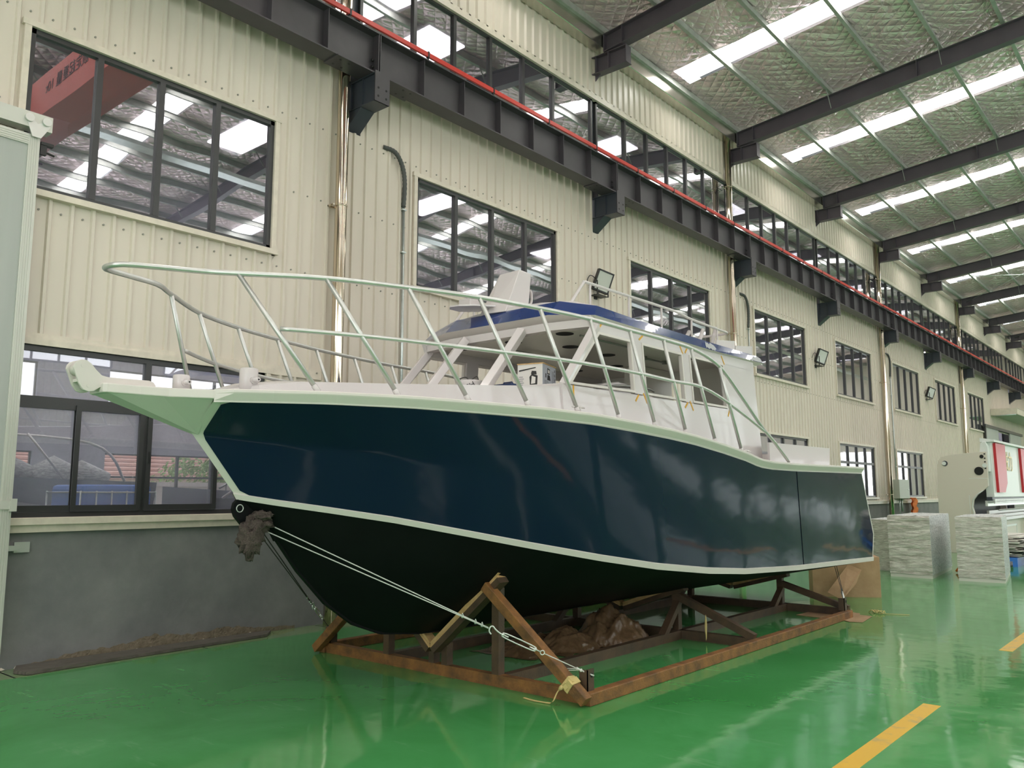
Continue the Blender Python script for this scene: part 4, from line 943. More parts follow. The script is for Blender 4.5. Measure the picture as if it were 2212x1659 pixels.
for x, y0 in ((1.02, 9.45), (1.02, 9.98)):
    b = MB(); b.prism([(y0-0.05, 3.46), (y0+0.44, 3.46), (y0+0.47, 3.63), (y0-0.03, 3.575)], 'x', XCB+x-0.012, XCB+x+0.012); b.prism([(y0+0.42, 3.46), (y0+0.45, 3.46), (y0+0.48, 3.63), (y0+0.45, 3.63)], 'x', XCB+x-0.05, XCB+x+0.014); b.build('roof_board', WHITE, boat)
# interior
b = MB(); b.box(XCB-1.15, XCB-0.35, 10.05, 10.10, 2.0, 3.33); b.box(XCB+0.35, XCB+1.15, 10.05, 10.10, 2.0, 3.33); b.box(XCB-0.35, XCB+0.35, 10.05, 10.10, 3.2, 3.33); b.build('aft_bulkhead', INTERIOR, boat)
MB().box(XCB-1.15, XCB+1.15, 5.95, 6.45, 2.3, 2.62).build('dashboard', INTERIOR, boat); MB().box(XCB-1.1, XCB-0.7, 8.4, 9.6, 2.2, 2.85).build('interior_cabinet', INTERIOR, boat); MB().box(XCB-0.2, XCB+0.05, 9.2, 10.0, 2.2, 3.32).build('interior_partition', INTERIOR, boat)
b = MB(); b.prism([(6.75, 2.3), (8.05, 2.3), (8.02, 2.72), (7.9, 2.80), (7.3, 2.84), (7.05, 2.80), (6.8, 2.70)], 'x', XCB+0.35, XCB+0.95); b.build('helm_console', WHITE, boat, bevel=0.02)
b = MB(); b.tube(smooth_path([(XCB+0.98, 6.8, 2.72), (XCB+0.98, 7.3, 2.79), (XCB+0.98, 7.8, 2.81), (XCB+0.98, 7.95, 2.79)], 5), 0.014, 8); b.build('console_rail', GREYRAIL, boat)
# cockpit coaming
for sg in (1, -1):
    b = MB(); b.prism([(9.95, 2.03), (12.0, 2.03), (12.06, 2.31), (9.95, 2.30)], 'x', XCB+sg*1.42-0.015, XCB+sg*1.42+0.015); b.build('cockpit_coaming', WHITE, boat)
b = MB(); b.box(XCB-1.42, XCB+1.42, 11.98, 12.02, 2.0, 2.25); b.build('transom_coaming', WHITE, boat)
b = MB(); b.tube([(XCB+1.1, 11.5, 2.28), (XCB+1.1, 11.5, 2.34)], 0.05, 12); b.build('deck_filler', WHITE, boat)
# bow rails
RT = [(9.91, 2.05), (9.5, 2.27), (9.2, 2.41), (8.63, 2.75), (8.13, 3.02), (7.6, 3.135), (7.0, 3.16), (6.4, 3.167), (5.8, 3.182), (5.25, 3.19), (4.67, 3.2), (4.1, 3.205), (3.56, 3.215), (3.1, 3.228)]
near = [W3(Vector((interp(y, RY, RB), y, z)), 1) for y, z in RT]+[(XCB+0.30, 2.90, 3.237)]
tip = [(XCB+0.20, 2.66, 3.232), (XCB+0.12, 2.47, 3.225), (XCB+0.05, 2.40, 3.218), (XCB-0.05, 2.40, 3.218), (XCB-0.12, 2.47, 3.225), (XCB-0.20, 2.66, 3.232)]
far = [(2*XCB-p[0], p[1], p[2]) for p in reversed(near)]
rail = MB().tube(smooth_path(near+tip+far, 5), 0.0195, 12).build('bow_rail', ALU, boat)
MR = [(9.36, 2.348), (8.34, 2.637), (7.714, 2.76), (7.16, 2.765), (6.6, 2.777), (6.0, 2.781), (5.45, 2.785), (4.89, 2.786), (4.33, 2.795), (3.79, 2.812), (3.327, 2.835)]
for sg in (1, -1):
    MB().tube(smooth_path([W3(Vector((interp(y, RY, RB), y, z)), sg) for y, z in MR], 5), 0.017, 12).build('middle_rail', ALU, rail)
ST = [3.099, 3.561, 4.104, 4.665, 5.245, 5.829, 6.411, 6.987, 7.521, 8.127]; SB = [3.54, 4.053, 4.59, 5.136, 5.683, 6.244, 6.821, 7.39, 7.996, 8.618]
for sg in (1, -1):
    for a, c in zip(ST, SB):
        za = interp(a, [p[0] for p in reversed(RT)], [p[1] for p in reversed(RT)]); zc = interp(c, GY, GZ)+0.078
        pa = W3(Vector((interp(a, RY, RB), a, za)), sg); pc = W3(Vector((interp(c, RY, RB)-0.005, c, zc)), sg)
        st = MB().tube([pc, pa], 0.018, 12).build('stanchion', ALU, boat)
        b = MB(); v0, v1 = Vector(pc), Vector(pa); b.tube([v0, v0.lerp(v1, 0.055)], 0.0215, 12); b.disc((pc[0], pc[1], pc[2]+0.003), 0.034, 'z', 0.008, 14); b.build('stanchion_foot', WHITE, st)
for y in (5.70, 8.78):
    for sg in (1, -1):
        z = interp(y, GY, GZ)+0.08; x = interp(y, RY, RB)-0.02; c = Vector((XCB+sg*x, y, z))
        b = MB(); b.tube([c+Vector((0, -0.09, 0.045)), c+Vector((0, -0.04, 0.05)), c+Vector((0, 0.04, 0.05)), c+Vector((0, 0.09, 0.045))], [0.006, 0.011, 0.011, 0.006], 8)
        for dy in (-0.025, 0.025): b.tube([c+Vector((0, dy, 0)), c+Vector((0, dy, 0.05))], 0.01, 8)
        b.build('deck_cleat', WHITE, boat)
def tape(y, z, ang, L=0.10, w=0.02):
    b = MB(); dy, dz = math.cos(ang)*L/2, math.sin(ang)*L/2; ny, nz = -math.sin(ang)*w/2, math.cos(ang)*w/2
    b.prism([(y-dy-ny, z-dz-nz), (y+dy-ny, z+dz-nz), (y+dy+ny, z+dz+nz), (y-dy+ny, z-dz+nz)], 'x', 0.001, 0.0035); sh(b, 1); b.build('masking_tape', TAPE, boat)
for y, z, a in ((6.10, 2.60, 1.5), (6.62, 3.30, 0.75), (7.16, 3.285, -1.0), (7.37, 3.29, 0.6), (7.20, 2.635, 0.8), (7.36, 2.645, -1.0), (8.22, 3.28, -1.0), (8.34, 3.285, 0.8), (8.23, 2.645, 0.7), (8.35, 2.645, -1.0), (9.25, 3.28, -1.0), (9.28, 2.64, 1.0)):
    tape(y, z, a, 0.12 if abs(a) > 0.9 else 0.10)

# things lying in the wheelhouse
t = thing('lamp_carton', (3.85, 6.35, 2.62), 'white and grey printed carton showing a work lamp, on the dash behind the windscreen', 'box')
b = MB(); R = Matrix.Translation((3.88, 6.30, 0)) @ Matrix.Rotation(math.radians(18), 4, 'Z')
def rb(b, nm, m, par=t, bevel=0):
    b.v = [tuple(R @ Vector(v)) for v in b.v]; return b.build(nm, m, par, bevel)
b.box(-0.13, 0.13, -0.10, 0.28, 2.62, 2.93); rb(b, 'carton_body', CARTW)
rb(MB().box(0.13, 0.132, -0.10, 0.28, 2.62, 2.925), 'side_print', CARTG)
rb(MB().box(-0.135, 0.135, -0.105, -0.09, 2.925, 2.935).box(0.0, 0.14, -0.1, 0.28, 2.93, 2.937), 'brown_flap', TIMBER)
b = MB()   # lamp drawing on both faces
b.prism([(-0.01, 2.66), (0.07, 2.66), (0.05, 2.70), (0.01, 2.70)], 'y', -0.103, -0.1005); b.prism([(0.0, 2.71), (0.075, 2.72), (0.08, 2.81), (0.02, 2.83), (-0.005, 2.80)], 'y', -0.103, -0.1005)
b.prism([(0.01, 2.83), (0.07, 2.82), (0.065, 2.855), (0.02, 2.86)], 'y', -0.102, -0.1005); b.prism([(-0.115, 2.855), (0.06, 2.885), (0.06, 2.895), (-0.115, 2.87)], 'y', -0.102, -0.1005)
rb(b, 'lamp_picture', INK); b = MB(); b.prism([(0.03, 2.78), (0.12, 2.78), (0.10, 2.83), (0.04, 2.83)], 'x', 0.1325, 0.134); b.prism([(0.03, 2.84), (0.10, 2.84), (0.105, 2.89), (0.035, 2.90)], 'x', 0.1325, 0.134); b.prism([(-0.02, 2.80), (0.0, 2.80), (0.0, 2.84), (-0.02, 2.84)], 'x', 0.1325, 0.134)
rb(b, 'lamp_picture', INK)
b = MB(); b.prism([(0.012, 2.73), (0.055, 2.735), (0.06, 2.795), (0.02, 2.81)], 'y', -0.104, -0.103); b.prism([(0.042, 2.85), (0.09, 2.85), (0.092, 2.88), (0.045, 2.885)], 'x', 0.134, 0.135); rb(b, 'lamp_picture_glass', CARTW)
b = MB()
for j in range(9): zz = 2.765-j*0.014; b.box(0.132, 0.1335, -0.05, 0.05+0.04*((j*7) % 3)/2, zz, zz+0.005); b.box(0.132, 0.1335, 0.16, 0.22+0.03*((j*5) % 3)/2, zz+0.11, zz+0.115)
for j in range(6): zz = 2.80-j*0.02; b.box(-0.115, -0.075+0.01*(j % 2), -0.102, -0.1, zz, zz+0.006)
for j in range(3): b.disc((0.133, 0.245, 2.89-j*0.045), 0.015, 'x', 0.002, 12)
rb(b, 'small_print', INKGREY)['kind'] = 'stuff'
t = thing('white_bucket', (3.18, 6.02, 2.665), 'white round bucket with black lettering, behind the second windscreen pillar', 'bucket')
MB().tube([(3.18, 6.12, 2.62), (3.18, 6.12, 2.80), (3.18, 6.12, 2.815)], [0.135, 0.14, 0.13], 24).build('bucket_body', WHITE, t)
stroke_text('TCH', 0.075, INK, 'lettering', t, (3.265, 6.005, 2.735), (PI/2, -0.5, 0.62))
b = MB(); b.tube(smooth_path([(3.1, 6.0, 2.82), (3.14, 6.1, 2.855), (3.2, 6.1, 2.82), (3.24, 6.16, 2.86), (3.3, 6.12, 2.82)], 4), 0.006, 6)
tag(b.build('coiled_cord', DARKROPE), 'short dark cord lying on top of the white bucket', 'cord')
t = thing('blue_toolbox', (3.62, 6.15, 2.62), 'small dark blue tool case on the dash left of the carton', 'case')
MB().box(3.56, 3.74, 6.10, 6.26, 2.62, 2.72).build('case_body', mat('navy_plastic', (0.02, 0.045, 0.14), 0.4), t, bevel=0.012)
b = MB(); b.box(3.53, 3.77, 6.08, 6.28, 2.72, 2.74); b.tube([(3.58, 6.18, 2.74), (3.60, 6.18, 2.765), (3.70, 6.18, 2.765), (3.72, 6.18, 2.74)], 0.008, 6); b.build('lid', mat('navy_plastic', (0, 0, 0)), t)
MB().box(3.60, 3.70, 6.093, 6.10, 2.645, 2.71).build('front_label', INKGREY, t)
tag(MB().box(3.38, 3.42, 6.12, 6.20, 2.62, 2.76).box(3.36, 3.46, 6.11, 6.16, 2.70, 2.76).build('blue_drill', mat('navy_plastic', (0, 0, 0)), None, bevel=0.008), 'small blue cordless tool standing beside the third windscreen pillar', 'tool')

# ================================================================== THE CRADLE
cradle = thing('boat_cradle', (XCB, 8.6, 0), 'rusty welded steel boat cradle with timber pads under the navy boat', 'cradle')
def cb(nm, m=RUST, **k): pass
HB = 0.10
for sg in (1, -1):
    MB().box(XCB+sg*1.71-0.045, XCB+sg*1.71+0.045, 5.57, 11.72, 0, HB).build('side_beam', RUST, cradle, bevel=0.008)
    MB().box(XCB+sg*0.76-0.04, XCB+sg*0.76+0.04, 5.68, 11.9, 0.0, HB).build('inner_beam', RUSTD, cradle)
MB().box(1.60, 4.94, 5.60, 5.68, 0.0, HB).build('front_beam', RUST, cradle)
for y in (8.80, 11.86):
    MB().box(1.62, 4.94, y-0.04, y+0.04, 0.0, HB).build('cross_beam', RUSTD, cradle)
for x, zt in ((3.20, 0.33), (3.37, 0.33)):
    MB().box(x-0.035, x+0.035, 5.60, 5.68, HB, zt-0.03).build('keel_post', RUSTD, cradle)
for y, zt, tt in ((5.64, 0.90, 0.72), (8.80, 0.62, 0.43), (11.80, 0.52, 0.33)):
    for sg in (1, -1):
        MB().box(XCB+sg*0.72-0.04, XCB+sg*0.72+0.04, y-0.04, y+0.04, HB, zt-0.06).build('post', RUSTD, cradle)
        k0 = 0.30 if y < 6 else 0.30
        ya = y-0.085 if y < 6 else y-0.02
        p0 = Vector((XCB+sg*0.03, ya, 0.235 if y < 6 else k0-0.02)); p1 = Vector((XCB+sg*0.85, ya, (0.925 if y < 6 else 0.58 if y < 9 else 0.51)))
        arm = MB().bar(p0, p1, 0.12, 0.055, up=(0, 0, 1)).build('support_arm', RUSTD, cradle)
        d = (p1-p0).normalized(); up = Vector((-d.z*sg, 0, abs(d.x)))
        MB().bar(p0+up*0.035, p1+up*0.035+d*0.0, 0.105, 0.026, up=up).bar(p0+up*0.062+d*0.01, p1+up*0.062+d*0.03, 0.10, 0.024, up=up).build('timber_pad', TIMBER, arm)
        if y < 6:
            MB().bar((XCB+sg*0.70, 5.50, 0.87), (XCB+sg*1.745, 5.53, 0.045), 0.085, 0.09, up=(0, -1, 0)).build('diagonal_brace', RUST, cradle, bevel=0.006)
            MB().bar((XCB+sg*0.72, 5.68, 0.72), (XCB+sg*0.76, 6.28, 0.11), 0.07, 0.05).build('back_brace', RUSTD, cradle)
        else:
            MB().bar((XCB+sg*0.74, y, zt-0.14), (XCB+sg*1.68, y-0.02, 0.11), 0.08, 0.08).build('diagonal_brace', RUSTD, cradle)
            MB().bar((XCB+sg*0.74, y, zt-0.20), (XCB+sg*0.76, y-0.42, 0.06), 0.08, 0.07).build('back_brace', RUSTD, cradle)
for sg in (1, -1):
    for y in (5.66, 11.62):
        x = XCB+sg*1.66
        b = MB(); b.box(x+0.03, x+0.038, y-0.045, y+0.045, HB, HB+0.17); b.box(x-0.045, x+0.038, y-0.045, y-0.037, HB, HB+0.165); b.build('lashing_lug', RUSTD, cradle)
        MB().disc((x+0.0395, y+0.01, HB+0.12), 0.018, 'x', 0.004, 14).build('lug_hole', BLACK, cradle)

# ---- lashings from the bow eye to the cradle corners
def lashing(name, E0, L, sgn, label, rope, fit):
    t = thing(name, (L[0], L[1], L[2]), label, 'rope'); E0, L = Vector(E0), Vector(L)
    P = lambda f: E0.lerp(L, f)
    for a_, b_ in ((E0+Vector((0, 0, 0.025)), 0.004), (E0+Vector((0.0, 0.02, -0.045)), -0.004)):
        MB().tube([a_, P(0.60)+Vector((0, 0, b_)), P(0.68)+Vector((0, 0, b_*0.7))], 0.0045, 6).build('rope_strand', rope, t)
    MB().tube([P(0.855), P(0.985)], 0.0042, 6).build('rope_strand', rope, t)
    b = MB()
    for f in (0.60, 0.64, 0.66): c = P(f); b.tube([c-Vector((0, 0, .014)), c+Vector((0, 0, .014))], 0.009, 8); b.tube([c, c+Vector((0.02, -0.02, 0.025))], 0.004, 6)
    b.build('rope_clip', fit, t)
    d = (L-E0).normalized(); s = Vector((0, 0, 1)).cross(d).normalized(); u = d.cross(s)
    b = MB(); c0, c1 = P(0.725), P(0.825); hw = 0.017
    b.tube(smooth_path([c0, c0+d*0.02+u*hw, c1-d*0.02+u*hw, c1, c1-d*0.02-u*hw, c0+d*0.02-u*hw, c0], 4), 0.0055, 8); b.tube([c0-d*0.012, c0+d*0.012], 0.011, 8); b.tube([c1-d*0.012, c1+d*0.012], 0.011, 8); tb_ = b.build('turnbuckle', fit, t)
    b = MB(); h = P(0.69); b.tube(smooth_path([c0+d*0.05, c0-d*0.02, h+d*0.03+u*0.012, h+u*0.026, h-d*0.018+u*0.012, h-d*0.012-u*0.02, h+d*0.012-u*0.035], 5), 0.006, 8); b.build('hook', fit, tb_)
    b = MB(); e = P(0.848); b.tube([c1-d*0.05, e-d*0.016], 0.0055, 8); b.tube([e+d*(0.017*math.cos(a*PI/7))+u*(0.017*math.sin(a*PI/7)) for a in range(14)], 0.005, 8, closed=True); b.build('eye_bolt', fit, tb_)
    b = MB(); k = P(0.97); b.tube([k-d*0.012, k, k+d*0.012], [0.008, 0.015, 0.008], 8); b.tube([k, L+Vector((0.02*sgn, 0.02, -0.01))], 0.007, 6); b.tube([P(0.955), k], [0.012, 0.006], 8); b.tube([k, k+Vector((-0.08*sgn, -0.06, 0.0))], 0.0035, 6); b.tube([k-d*0.03, k+Vector((-0.10*sgn, -0.05, 0.01))], 0.0035, 6); b.build('knot', rope, t)
lashing('lashing_rope', (3.315, 3.66, 1.435), (4.975, 5.66, 0.225), 1, 'pale twin lashing rope with turnbuckle from the bow to the near cradle corner', ROPE, ZINC)
lashing('lashing_rope', (3.245, 3.68, 1.39), (1.60, 5.66, 0.225), -1, 'dark wire lashing from the bow down to the far cradle corner', DARKROPE, ZINC)
t = thing('stern_lashing', (4.95, 11.62, 0.2), 'dark wire lashing with bright turnbuckle at the stern end of the cradle', 'rope')
b = MB(); b.tube([(4.60, 12.35, 0.74), (4.90, 11.75, 0.34)], 0.0045, 6); b.tube([(4.55, 12.4, 0.72), (4.88, 11.78, 0.33)], 0.0045, 6); b.build('wire', DARKROPE, t)
b = MB(); b.tube([(4.87, 11.80, 0.36), (4.93, 11.68, 0.27)], 0.012, 8); b.tube([(4.90, 11.72, 0.33), (4.95, 11.64, 0.25)], 0.016, 8); b.build('turnbuckle', ZINC, t)
def blob(c, r, seed, amp, freq, n=26, m=18):
    b = MB(); rows = []
    for i in range(m+1):
        th = PI*i/m; row = []
        for j in range(n+1):
            ph = 2*PI*(j % n)/n; d = Vector((math.sin(th)*math.cos(ph), math.sin(th)*math.sin(ph), math.cos(th)))
            k = 1+amp*noise.fractal(d*freq+Vector((seed, seed*1.7, 0)), 0.6, 2.0, 3); row.append(Vector(c)+Vector((d.x*r[0], d.y*r[1], d.z*r[2]))*k)
        rows.append(row)
    return b.grid(rows)
b = blob((3.30, 3.64, 1.455), (0.085, 0.10, 0.085), 3, 0.55, 2.2)
g = blob((3.33, 3.56, 1.34), (0.05, 0.095, 0.13), 9, 0.6, 2.4); b.add(g.v, g.f, 0, True)
g = blob((3.34, 3.67, 1.51), (0.07, 0.09, 0.04), 5, 0.5, 2.6); b.add(g.v, g.f, 0, True)
tag(b.build('brown_rag', RAG), 'crumpled brown rag wrapped round the bow eye under the stem', 'rag')
b = MB(); rows = []
dd = Vector((1.045, 0.03, -0.825)).normalized(); cc = Vector((XCB+0.70, 5.50, 0.87)).lerp(Vector((XCB+1.745, 5.53, 0.045)), 0.85)
b.bar(cc-dd*0.028, cc+dd*0.028, 0.097, 0.102, up=(0.15, -1, 0.1)); b.bar(cc-dd*0.005, cc+dd*0.05, 0.101, 0.106, up=(-0.1, -1, -0.1))
k = cc+Vector((-0.045, -0.055, -0.035))
for p, w in zip(smooth_path([cc+Vector((-0.01, -0.056, 0.0)), k, k+Vector((-0.035, -0.01, -0.045)), (4.76, 5.44, 0.02), (4.70, 5.43, 0.008), (4.58, 5.42, 0.008), (4.46, 5.44, 0.006)], 5), [0.05]*5+[0.028]*60):
    rows.append([(p.x+w*0.35, p.y-0.004, p.z+w*0.25), (p.x, p.y-0.012, p.z+0.004), (p.x-w*0.35, p.y-0.006, max(0.003, p.z-w*0.25))])
b.grid(rows); b.tube([k+Vector((0.012, 0, 0.02)), k, k+Vector((-0.02, -0.005, -0.02))], [0.012, 0.02, 0.01], 8)
tag(b.build('webbing_strap', STRAP), 'cream webbing strap knotted round the near corner brace of the cradle', 'strap')
tag(blob((4.42, 8.70, 0.17), (0.012, 0.012, 0.13), 2, 0.4, 3, 10, 10).build('strap_end', STRAP), 'pale strap end hanging from the middle cross beam of the cradle', 'strap')
random.seed(4); b = MB()
for cx, cy, sx, sy, h, sd in ((3.50, 8.15, 0.42, 0.45, 0.42, 3), (3.30, 7.50, 0.40, 0.45, 0.24, 8), (3.15, 7.0, 0.4, 0.35, 0.14, 12)):
    rows = []
    for i in range(61):
        row = []
        for j in range(61):
            u, v = i/30-1, j/30-1; r = math.sqrt(u*u+v*v); hh = max(0, 1-r**1.6)
            n1 = noise.fractal(Vector((u*2.2+sd, v*2.2, sd)), 0.5, 2.2, 4); rg = 1-2.2*abs(noise.noise(Vector((u*2.3+sd, v*1.3+u, sd*2))))+0.5*(1-2.2*abs(noise.noise(Vector((u*5+sd, v*3.5-u*2, sd))))); z = h*hh**0.8*(0.62+0.24*rg+0.1*n1); row.append((cx+u*sx*(1+0.1*n1), cy+v*sy*(1+0.1*n1), max(0.004, z)))
        rows.append(row)
    b.grid(rows, smooth=True, flip=True)
tag(b.build('plastic_sheet', BAG), 'crumpled brown plastic sheet heaped under the middle of the hull', 'sheet')

# ---- cardboard near the stern
t = thing('cardboard_box', (4.1, 14.1, 0), 'big brown cardboard box standing under the stern of the boat', 'box')
b = MB(); fp = [(3.76, 13.68), (4.44, 14.10), (4.65, 14.24), (4.30, 14.95), (3.42, 14.40)]
b.prism([(p[0], p[1]) for p in fp], 'z', 0.0, 0.64); b.build('carton', CARD, t)
b = MB(); fl = [(4.28, 13.86, 0.53), (4.47, 13.90, 0.45), (4.42, 13.76, 0.24), (4.28, 13.50, 0.0), (4.04, 13.55, 0.10)]
b.add(fl+[(p[0]-0.006, p[1]+0.01, p[2]) for p in fl], [(0, 1, 2, 3, 4), (9, 8, 7, 6, 5)]+[(i, (i+1) % 5, 5+(i+1) % 5, 5+i) for i in range(5)])
b.build('loose_flap', CARD, t)
b = MB(); b.prism([(4.36, 11.45), (4.42, 12.25), (4.98, 12.16), (5.03, 12.0), (5.20, 11.98), (5.27, 11.36), (5.12, 11.30), (4.98, 11.42), (4.70, 11.40)], 'z', 0.003, 0.009)
tag(b.build('cardboard_sheet', CARD), 'flat torn cardboard sheet on the floor at the stern end of the cradle', 'cardboard')
b = MB(); random.seed(9)
for i in range(14): a = random.uniform(0, PI); x, y = 5.18+random.uniform(-0.06, 0.06), 12.35+random.uniform(-0.06, 0.06); b.tube(smooth_path([(x, y, 0.01), (x+0.05*math.cos(a), y+0.05*math.sin(a), 0.04), (x+0.1*math.cos(a), y+0.1*math.sin(a), 0.008)], 3), 0.005, 5)
b.tube([(5.2, 12.3, 0.01), (5.55, 12.45, 0.008)], 0.005, 5)
tag(b.build('string_tangle', STRAP), 'small tangle of string on the floor behind the flat cardboard', 'string')

# ---- film-wrapped stacks behind the boat
def wrapped(fp, h, name, label, foot=0.07):
    t = thing(name, (sum(p[0] for p in fp)/len(fp), sum(p[1] for p in fp)/len(fp), 0), label, 'pallet stack')
    b = MB(); n = len(fp)
    rows = []; Q = []
    for i in range(n):
        a, c = fp[i], fp[(i+1) % n]; m = 16
        for j in range(m): Q.append((a[0]+(c[0]-a[0])*j/m, a[1]+(c[1]-a[1])*j/m, i, j/m))
    cx, cy = sum(p[0] for p in fp)/n, sum(p[1] for p in fp)/n
    for i in range(31):
        z = foot+(h-foot)*i/30; row = []
        for q in Q+[Q[0]]:
            k = 1+0.012*noise.fractal(Vector((q[0]*3, q[1]*3, z*14)), 0.6, 2, 3)+(-0.012 if i == 30 else 0)
            row.append((cx+(q[0]-cx)*k, cy+(q[1]-cy)*k, z))
        rows.append(row)
    for a in range(len(rows)-1):
        for qi in range(len(Q)):
            mi = 0 if Q[qi][2] in (0,) else 1
            p = [rows[a][qi], rows[a][qi+1], rows[a+1][qi+1], rows[a+1][qi]]; b.add(p, [(0, 1, 2, 3)], mi, True)
    top = [(cx+(q[0]-cx)*f, cy+(q[1]-cy)*f, h+0.035*(1-f)+0.012*noise.noise(Vector((q[0]*9, q[1]*9, f*5)))) for f in (0.985, 0.6, 0.3, 0.02) for q in Q+[Q[0]]]
    L = len(Q)+1; b.add(top, [(r*L+j, r*L+j+1, (r+1)*L+j+1, (r+1)*L+j) for r in range(3) for j in range(L-1)], 1, True)
    b.build('film_wrap', [WRAPW, WRAPG], t)
    b = MB(); b.prism([(cx+(p[0]-cx)*0.985, cy+(p[1]-cy)*0.985) for p in fp], 'z', 0.0, foot+0.005); b.build('layered_edge', SHEETW, t)
    return t
wrapped([(3.72, 17.95), (4.53, 17.88), (4.31, 20.4), (3.50, 20.45)], 1.215, 'wrapped_stack', 'film-wrapped stack on the floor, left one of the two standing clear of the stern')
wrapped([(4.985, 17.86), (5.77, 17.90), (5.49, 20.02), (4.75, 20.0)], 1.215, 'wrapped_stack', 'film-wrapped stack with a brown edge, right one of the two beyond the stern')
wrapped([(2.95, 19.3), (3.42, 19.05), (3.45, 20.3), (2.9, 20.4)], 1.09, 'wrapped_stack', 'narrow dull film-wrapped stack half hidden behind the stern', 0.02)
t = thing('orange_strap', (4.75, 20.6, 0), 'orange strap loop hanging between the two wrapped stacks', 'strap')
b = MB(); b.tube(smooth_path([(4.52, 20.5, 0.88), (4.60, 20.5, 0.92), (4.68, 20.5, 0.75), (4.66, 20.5, 0.45), (4.60, 20.5, 0.25)], 5), 0.035, 8); b.tube(smooth_path([(4.56, 19.6, 0.03), (4.66, 19.6, 0.14), (4.80, 19.6, 0.10), (4.90, 19.6, 0.03), (4.6, 19.6, 0.02)], 5), 0.022, 8); b.build('webbing', ORANGE, t)
def sheet_stack(x0, x1, y0, y1, label, seed):
    random.seed(seed); t = thing('sheet_stack', ((x0+x1)/2, (y0+y1)/2, 0), label, 'sheet stack')
    b = MB(); b.box(x0, x1, y0, y1, 0.12, 0.2)
    for xx in (x0, (x0+x1)/2-0.05, x1-0.1): b.box(xx, xx+0.1, y0, y1, 0.0, 0.12)
    b.build('blue_pallet', BLUEP, t)
    b = MB(); z = 0.2
    for i in range(16):
        dx, dy, a = random.uniform(-0.15, 0.15), random.uniform(-0.1, 0.1), random.uniform(-0.12, 0.12); th = random.choice((0.012, 0.02, 0.035))
        cx, cy, w, d = (x0+x1)/2+dx, (y0+y1)/2+dy, (x1-x0)/2*random.uniform(0.8, 1.1), (y1-y0)/2*random.uniform(0.8, 1.0)
        P = [(cx+math.cos(a)*sx*w-math.sin(a)*sy*d, cy+math.sin(a)*sx*w+math.cos(a)*sy*d) for sx, sy in ((-1, -1), (1, -1), (1, 1), (-1, 1))]
        b.prism(P, 'z', z, z+th); z += th+random.uniform(0.003, 0.02)
    b.build('sheets', SHEETW, t, bevel=0.003)
sheet_stack(4.5, 5.3, 22.0, 24.0, 'loose pale sheets on a blue pallet seen between the wrapped stacks', 2)
sheet_stack(5.9, 7.4, 22.0, 24.2, 'slipping stack of pale sheets on a blue pallet at the right edge', 6)

# ================================================================== PRESS BRAKE
pr = thing('press_brake', (3.9, 28.5, 0), 'large beige and white press brake with two red stripes at the right edge', 'machine')
def ngon_hole(b, outer, hole, axis_v, th):
    pass
def sideframe(y, th):
    b = MB()
    out = [(2.80, 0.0), (2.78, 1.2), (2.80, 2.35), (2.84, 2.56), (2.93, 2.68), (3.15, 2.74), (3.85, 2.80), (4.08, 2.80), (4.08, 1.86), (3.93, 1.72)]
    thr = [(3.93, 1.72), (3.80, 1.62), (3.70, 1.48), (3.66, 1.28), (3.70, 1.08), (3.82, 0.97), (4.02, 0.93)]
    low = [(4.02, 0.93), (4.35, 0.90), (4.35, 0.0)]
    b.prism([(x, z) for x, z in out]+thr[1:]+low[1:], 'y', y, y+th); return b
b = sideframe(26.0, 0.08); b.build('side_frame', MACH, pr, bevel=0.006)
sideframe(30.6, 0.08).build('side_frame', MACH, pr)
b = MB(); b.tube([(3.93, 25.99, 1.73), (3.79, 25.99, 1.63), (3.68, 25.99, 1.49), (3.64, 25.99, 1.28), (3.68, 25.99, 1.07), (3.81, 25.99, 0.95), (4.02, 25.99, 0.92)], 0.012, 6); b.build('throat_edge', MACHW, pr)
MB().box(3.2, 4.0, 26.1, 30.6, 0.0, 1.0).box(2.9, 3.5, 26.1, 30.6, 1.0, 2.3).build('inner_body', STEELB, pr)
for c, r, m in (((3.02, 25.992, 2.50), 0.075, STEELB), ((3.96, 25.992, 2.67), 0.05, BLACK), ((3.87, 25.992, 2.27), 0.115, BLACK)): MB().disc(c, r, 'y', 0.02, 24).build('round_opening', m, pr)
MB().disc((3.0, 25.985, 2.50), 0.055, 'y', 0.02, 24).build('hole_light', MACHW, pr)
b = MB()
for zz in (2.74, 2.62, 2.52, 2.44, 2.34): b.disc((4.035, 25.995, zz), 0.02, 'y', 0.02, 10)
b.build('bolts', BLACKP, pr)
b = MB(); b.box(3.58, 3.59, 25.994, 26, 0.55, 1.6); b.box(3.6, 4.07, 25.994, 26, 2.06, 2.07); b.box(4.07, 4.08, 25.994, 26, 1.8, 2.07); b.bar((3.585, 25.997, 0.55), (3.85, 25.997, 0.3), 0.01, 0.01); b.build('panel_joint', MACHW, pr)
b = MB(); b.prism([(3.90, 2.25), (4.11, 2.25), (4.11, 2.95), (4.05, 3.10), (3.93, 3.05), (3.90, 2.80)], 'y', 26.085, 26.5); b.box(3.95, 4.15, 26.3, 34.5, 1.55, 3.08); b.build('ram', MACHW, pr, bevel=0.01)
b = MB(); b.prism([(4.13, 3.08), (4.25, 3.08), (4.25, 3.14), (3.90, 3.20), (3.90, 3.08)], 'y', 26.2, 34.5); b.build('ram_cap', MACHW, pr)
for y in (26.55, 30.4):
    b = MB(); b.prism([(y, 3.06), (y+1.35, 3.06), (y+1.35, 1.95), (y+0.95, 1.68), (y+0.1, 1.68)], 'x', 4.15, 4.22); b.build('red_stripe', MACHRED, pr)
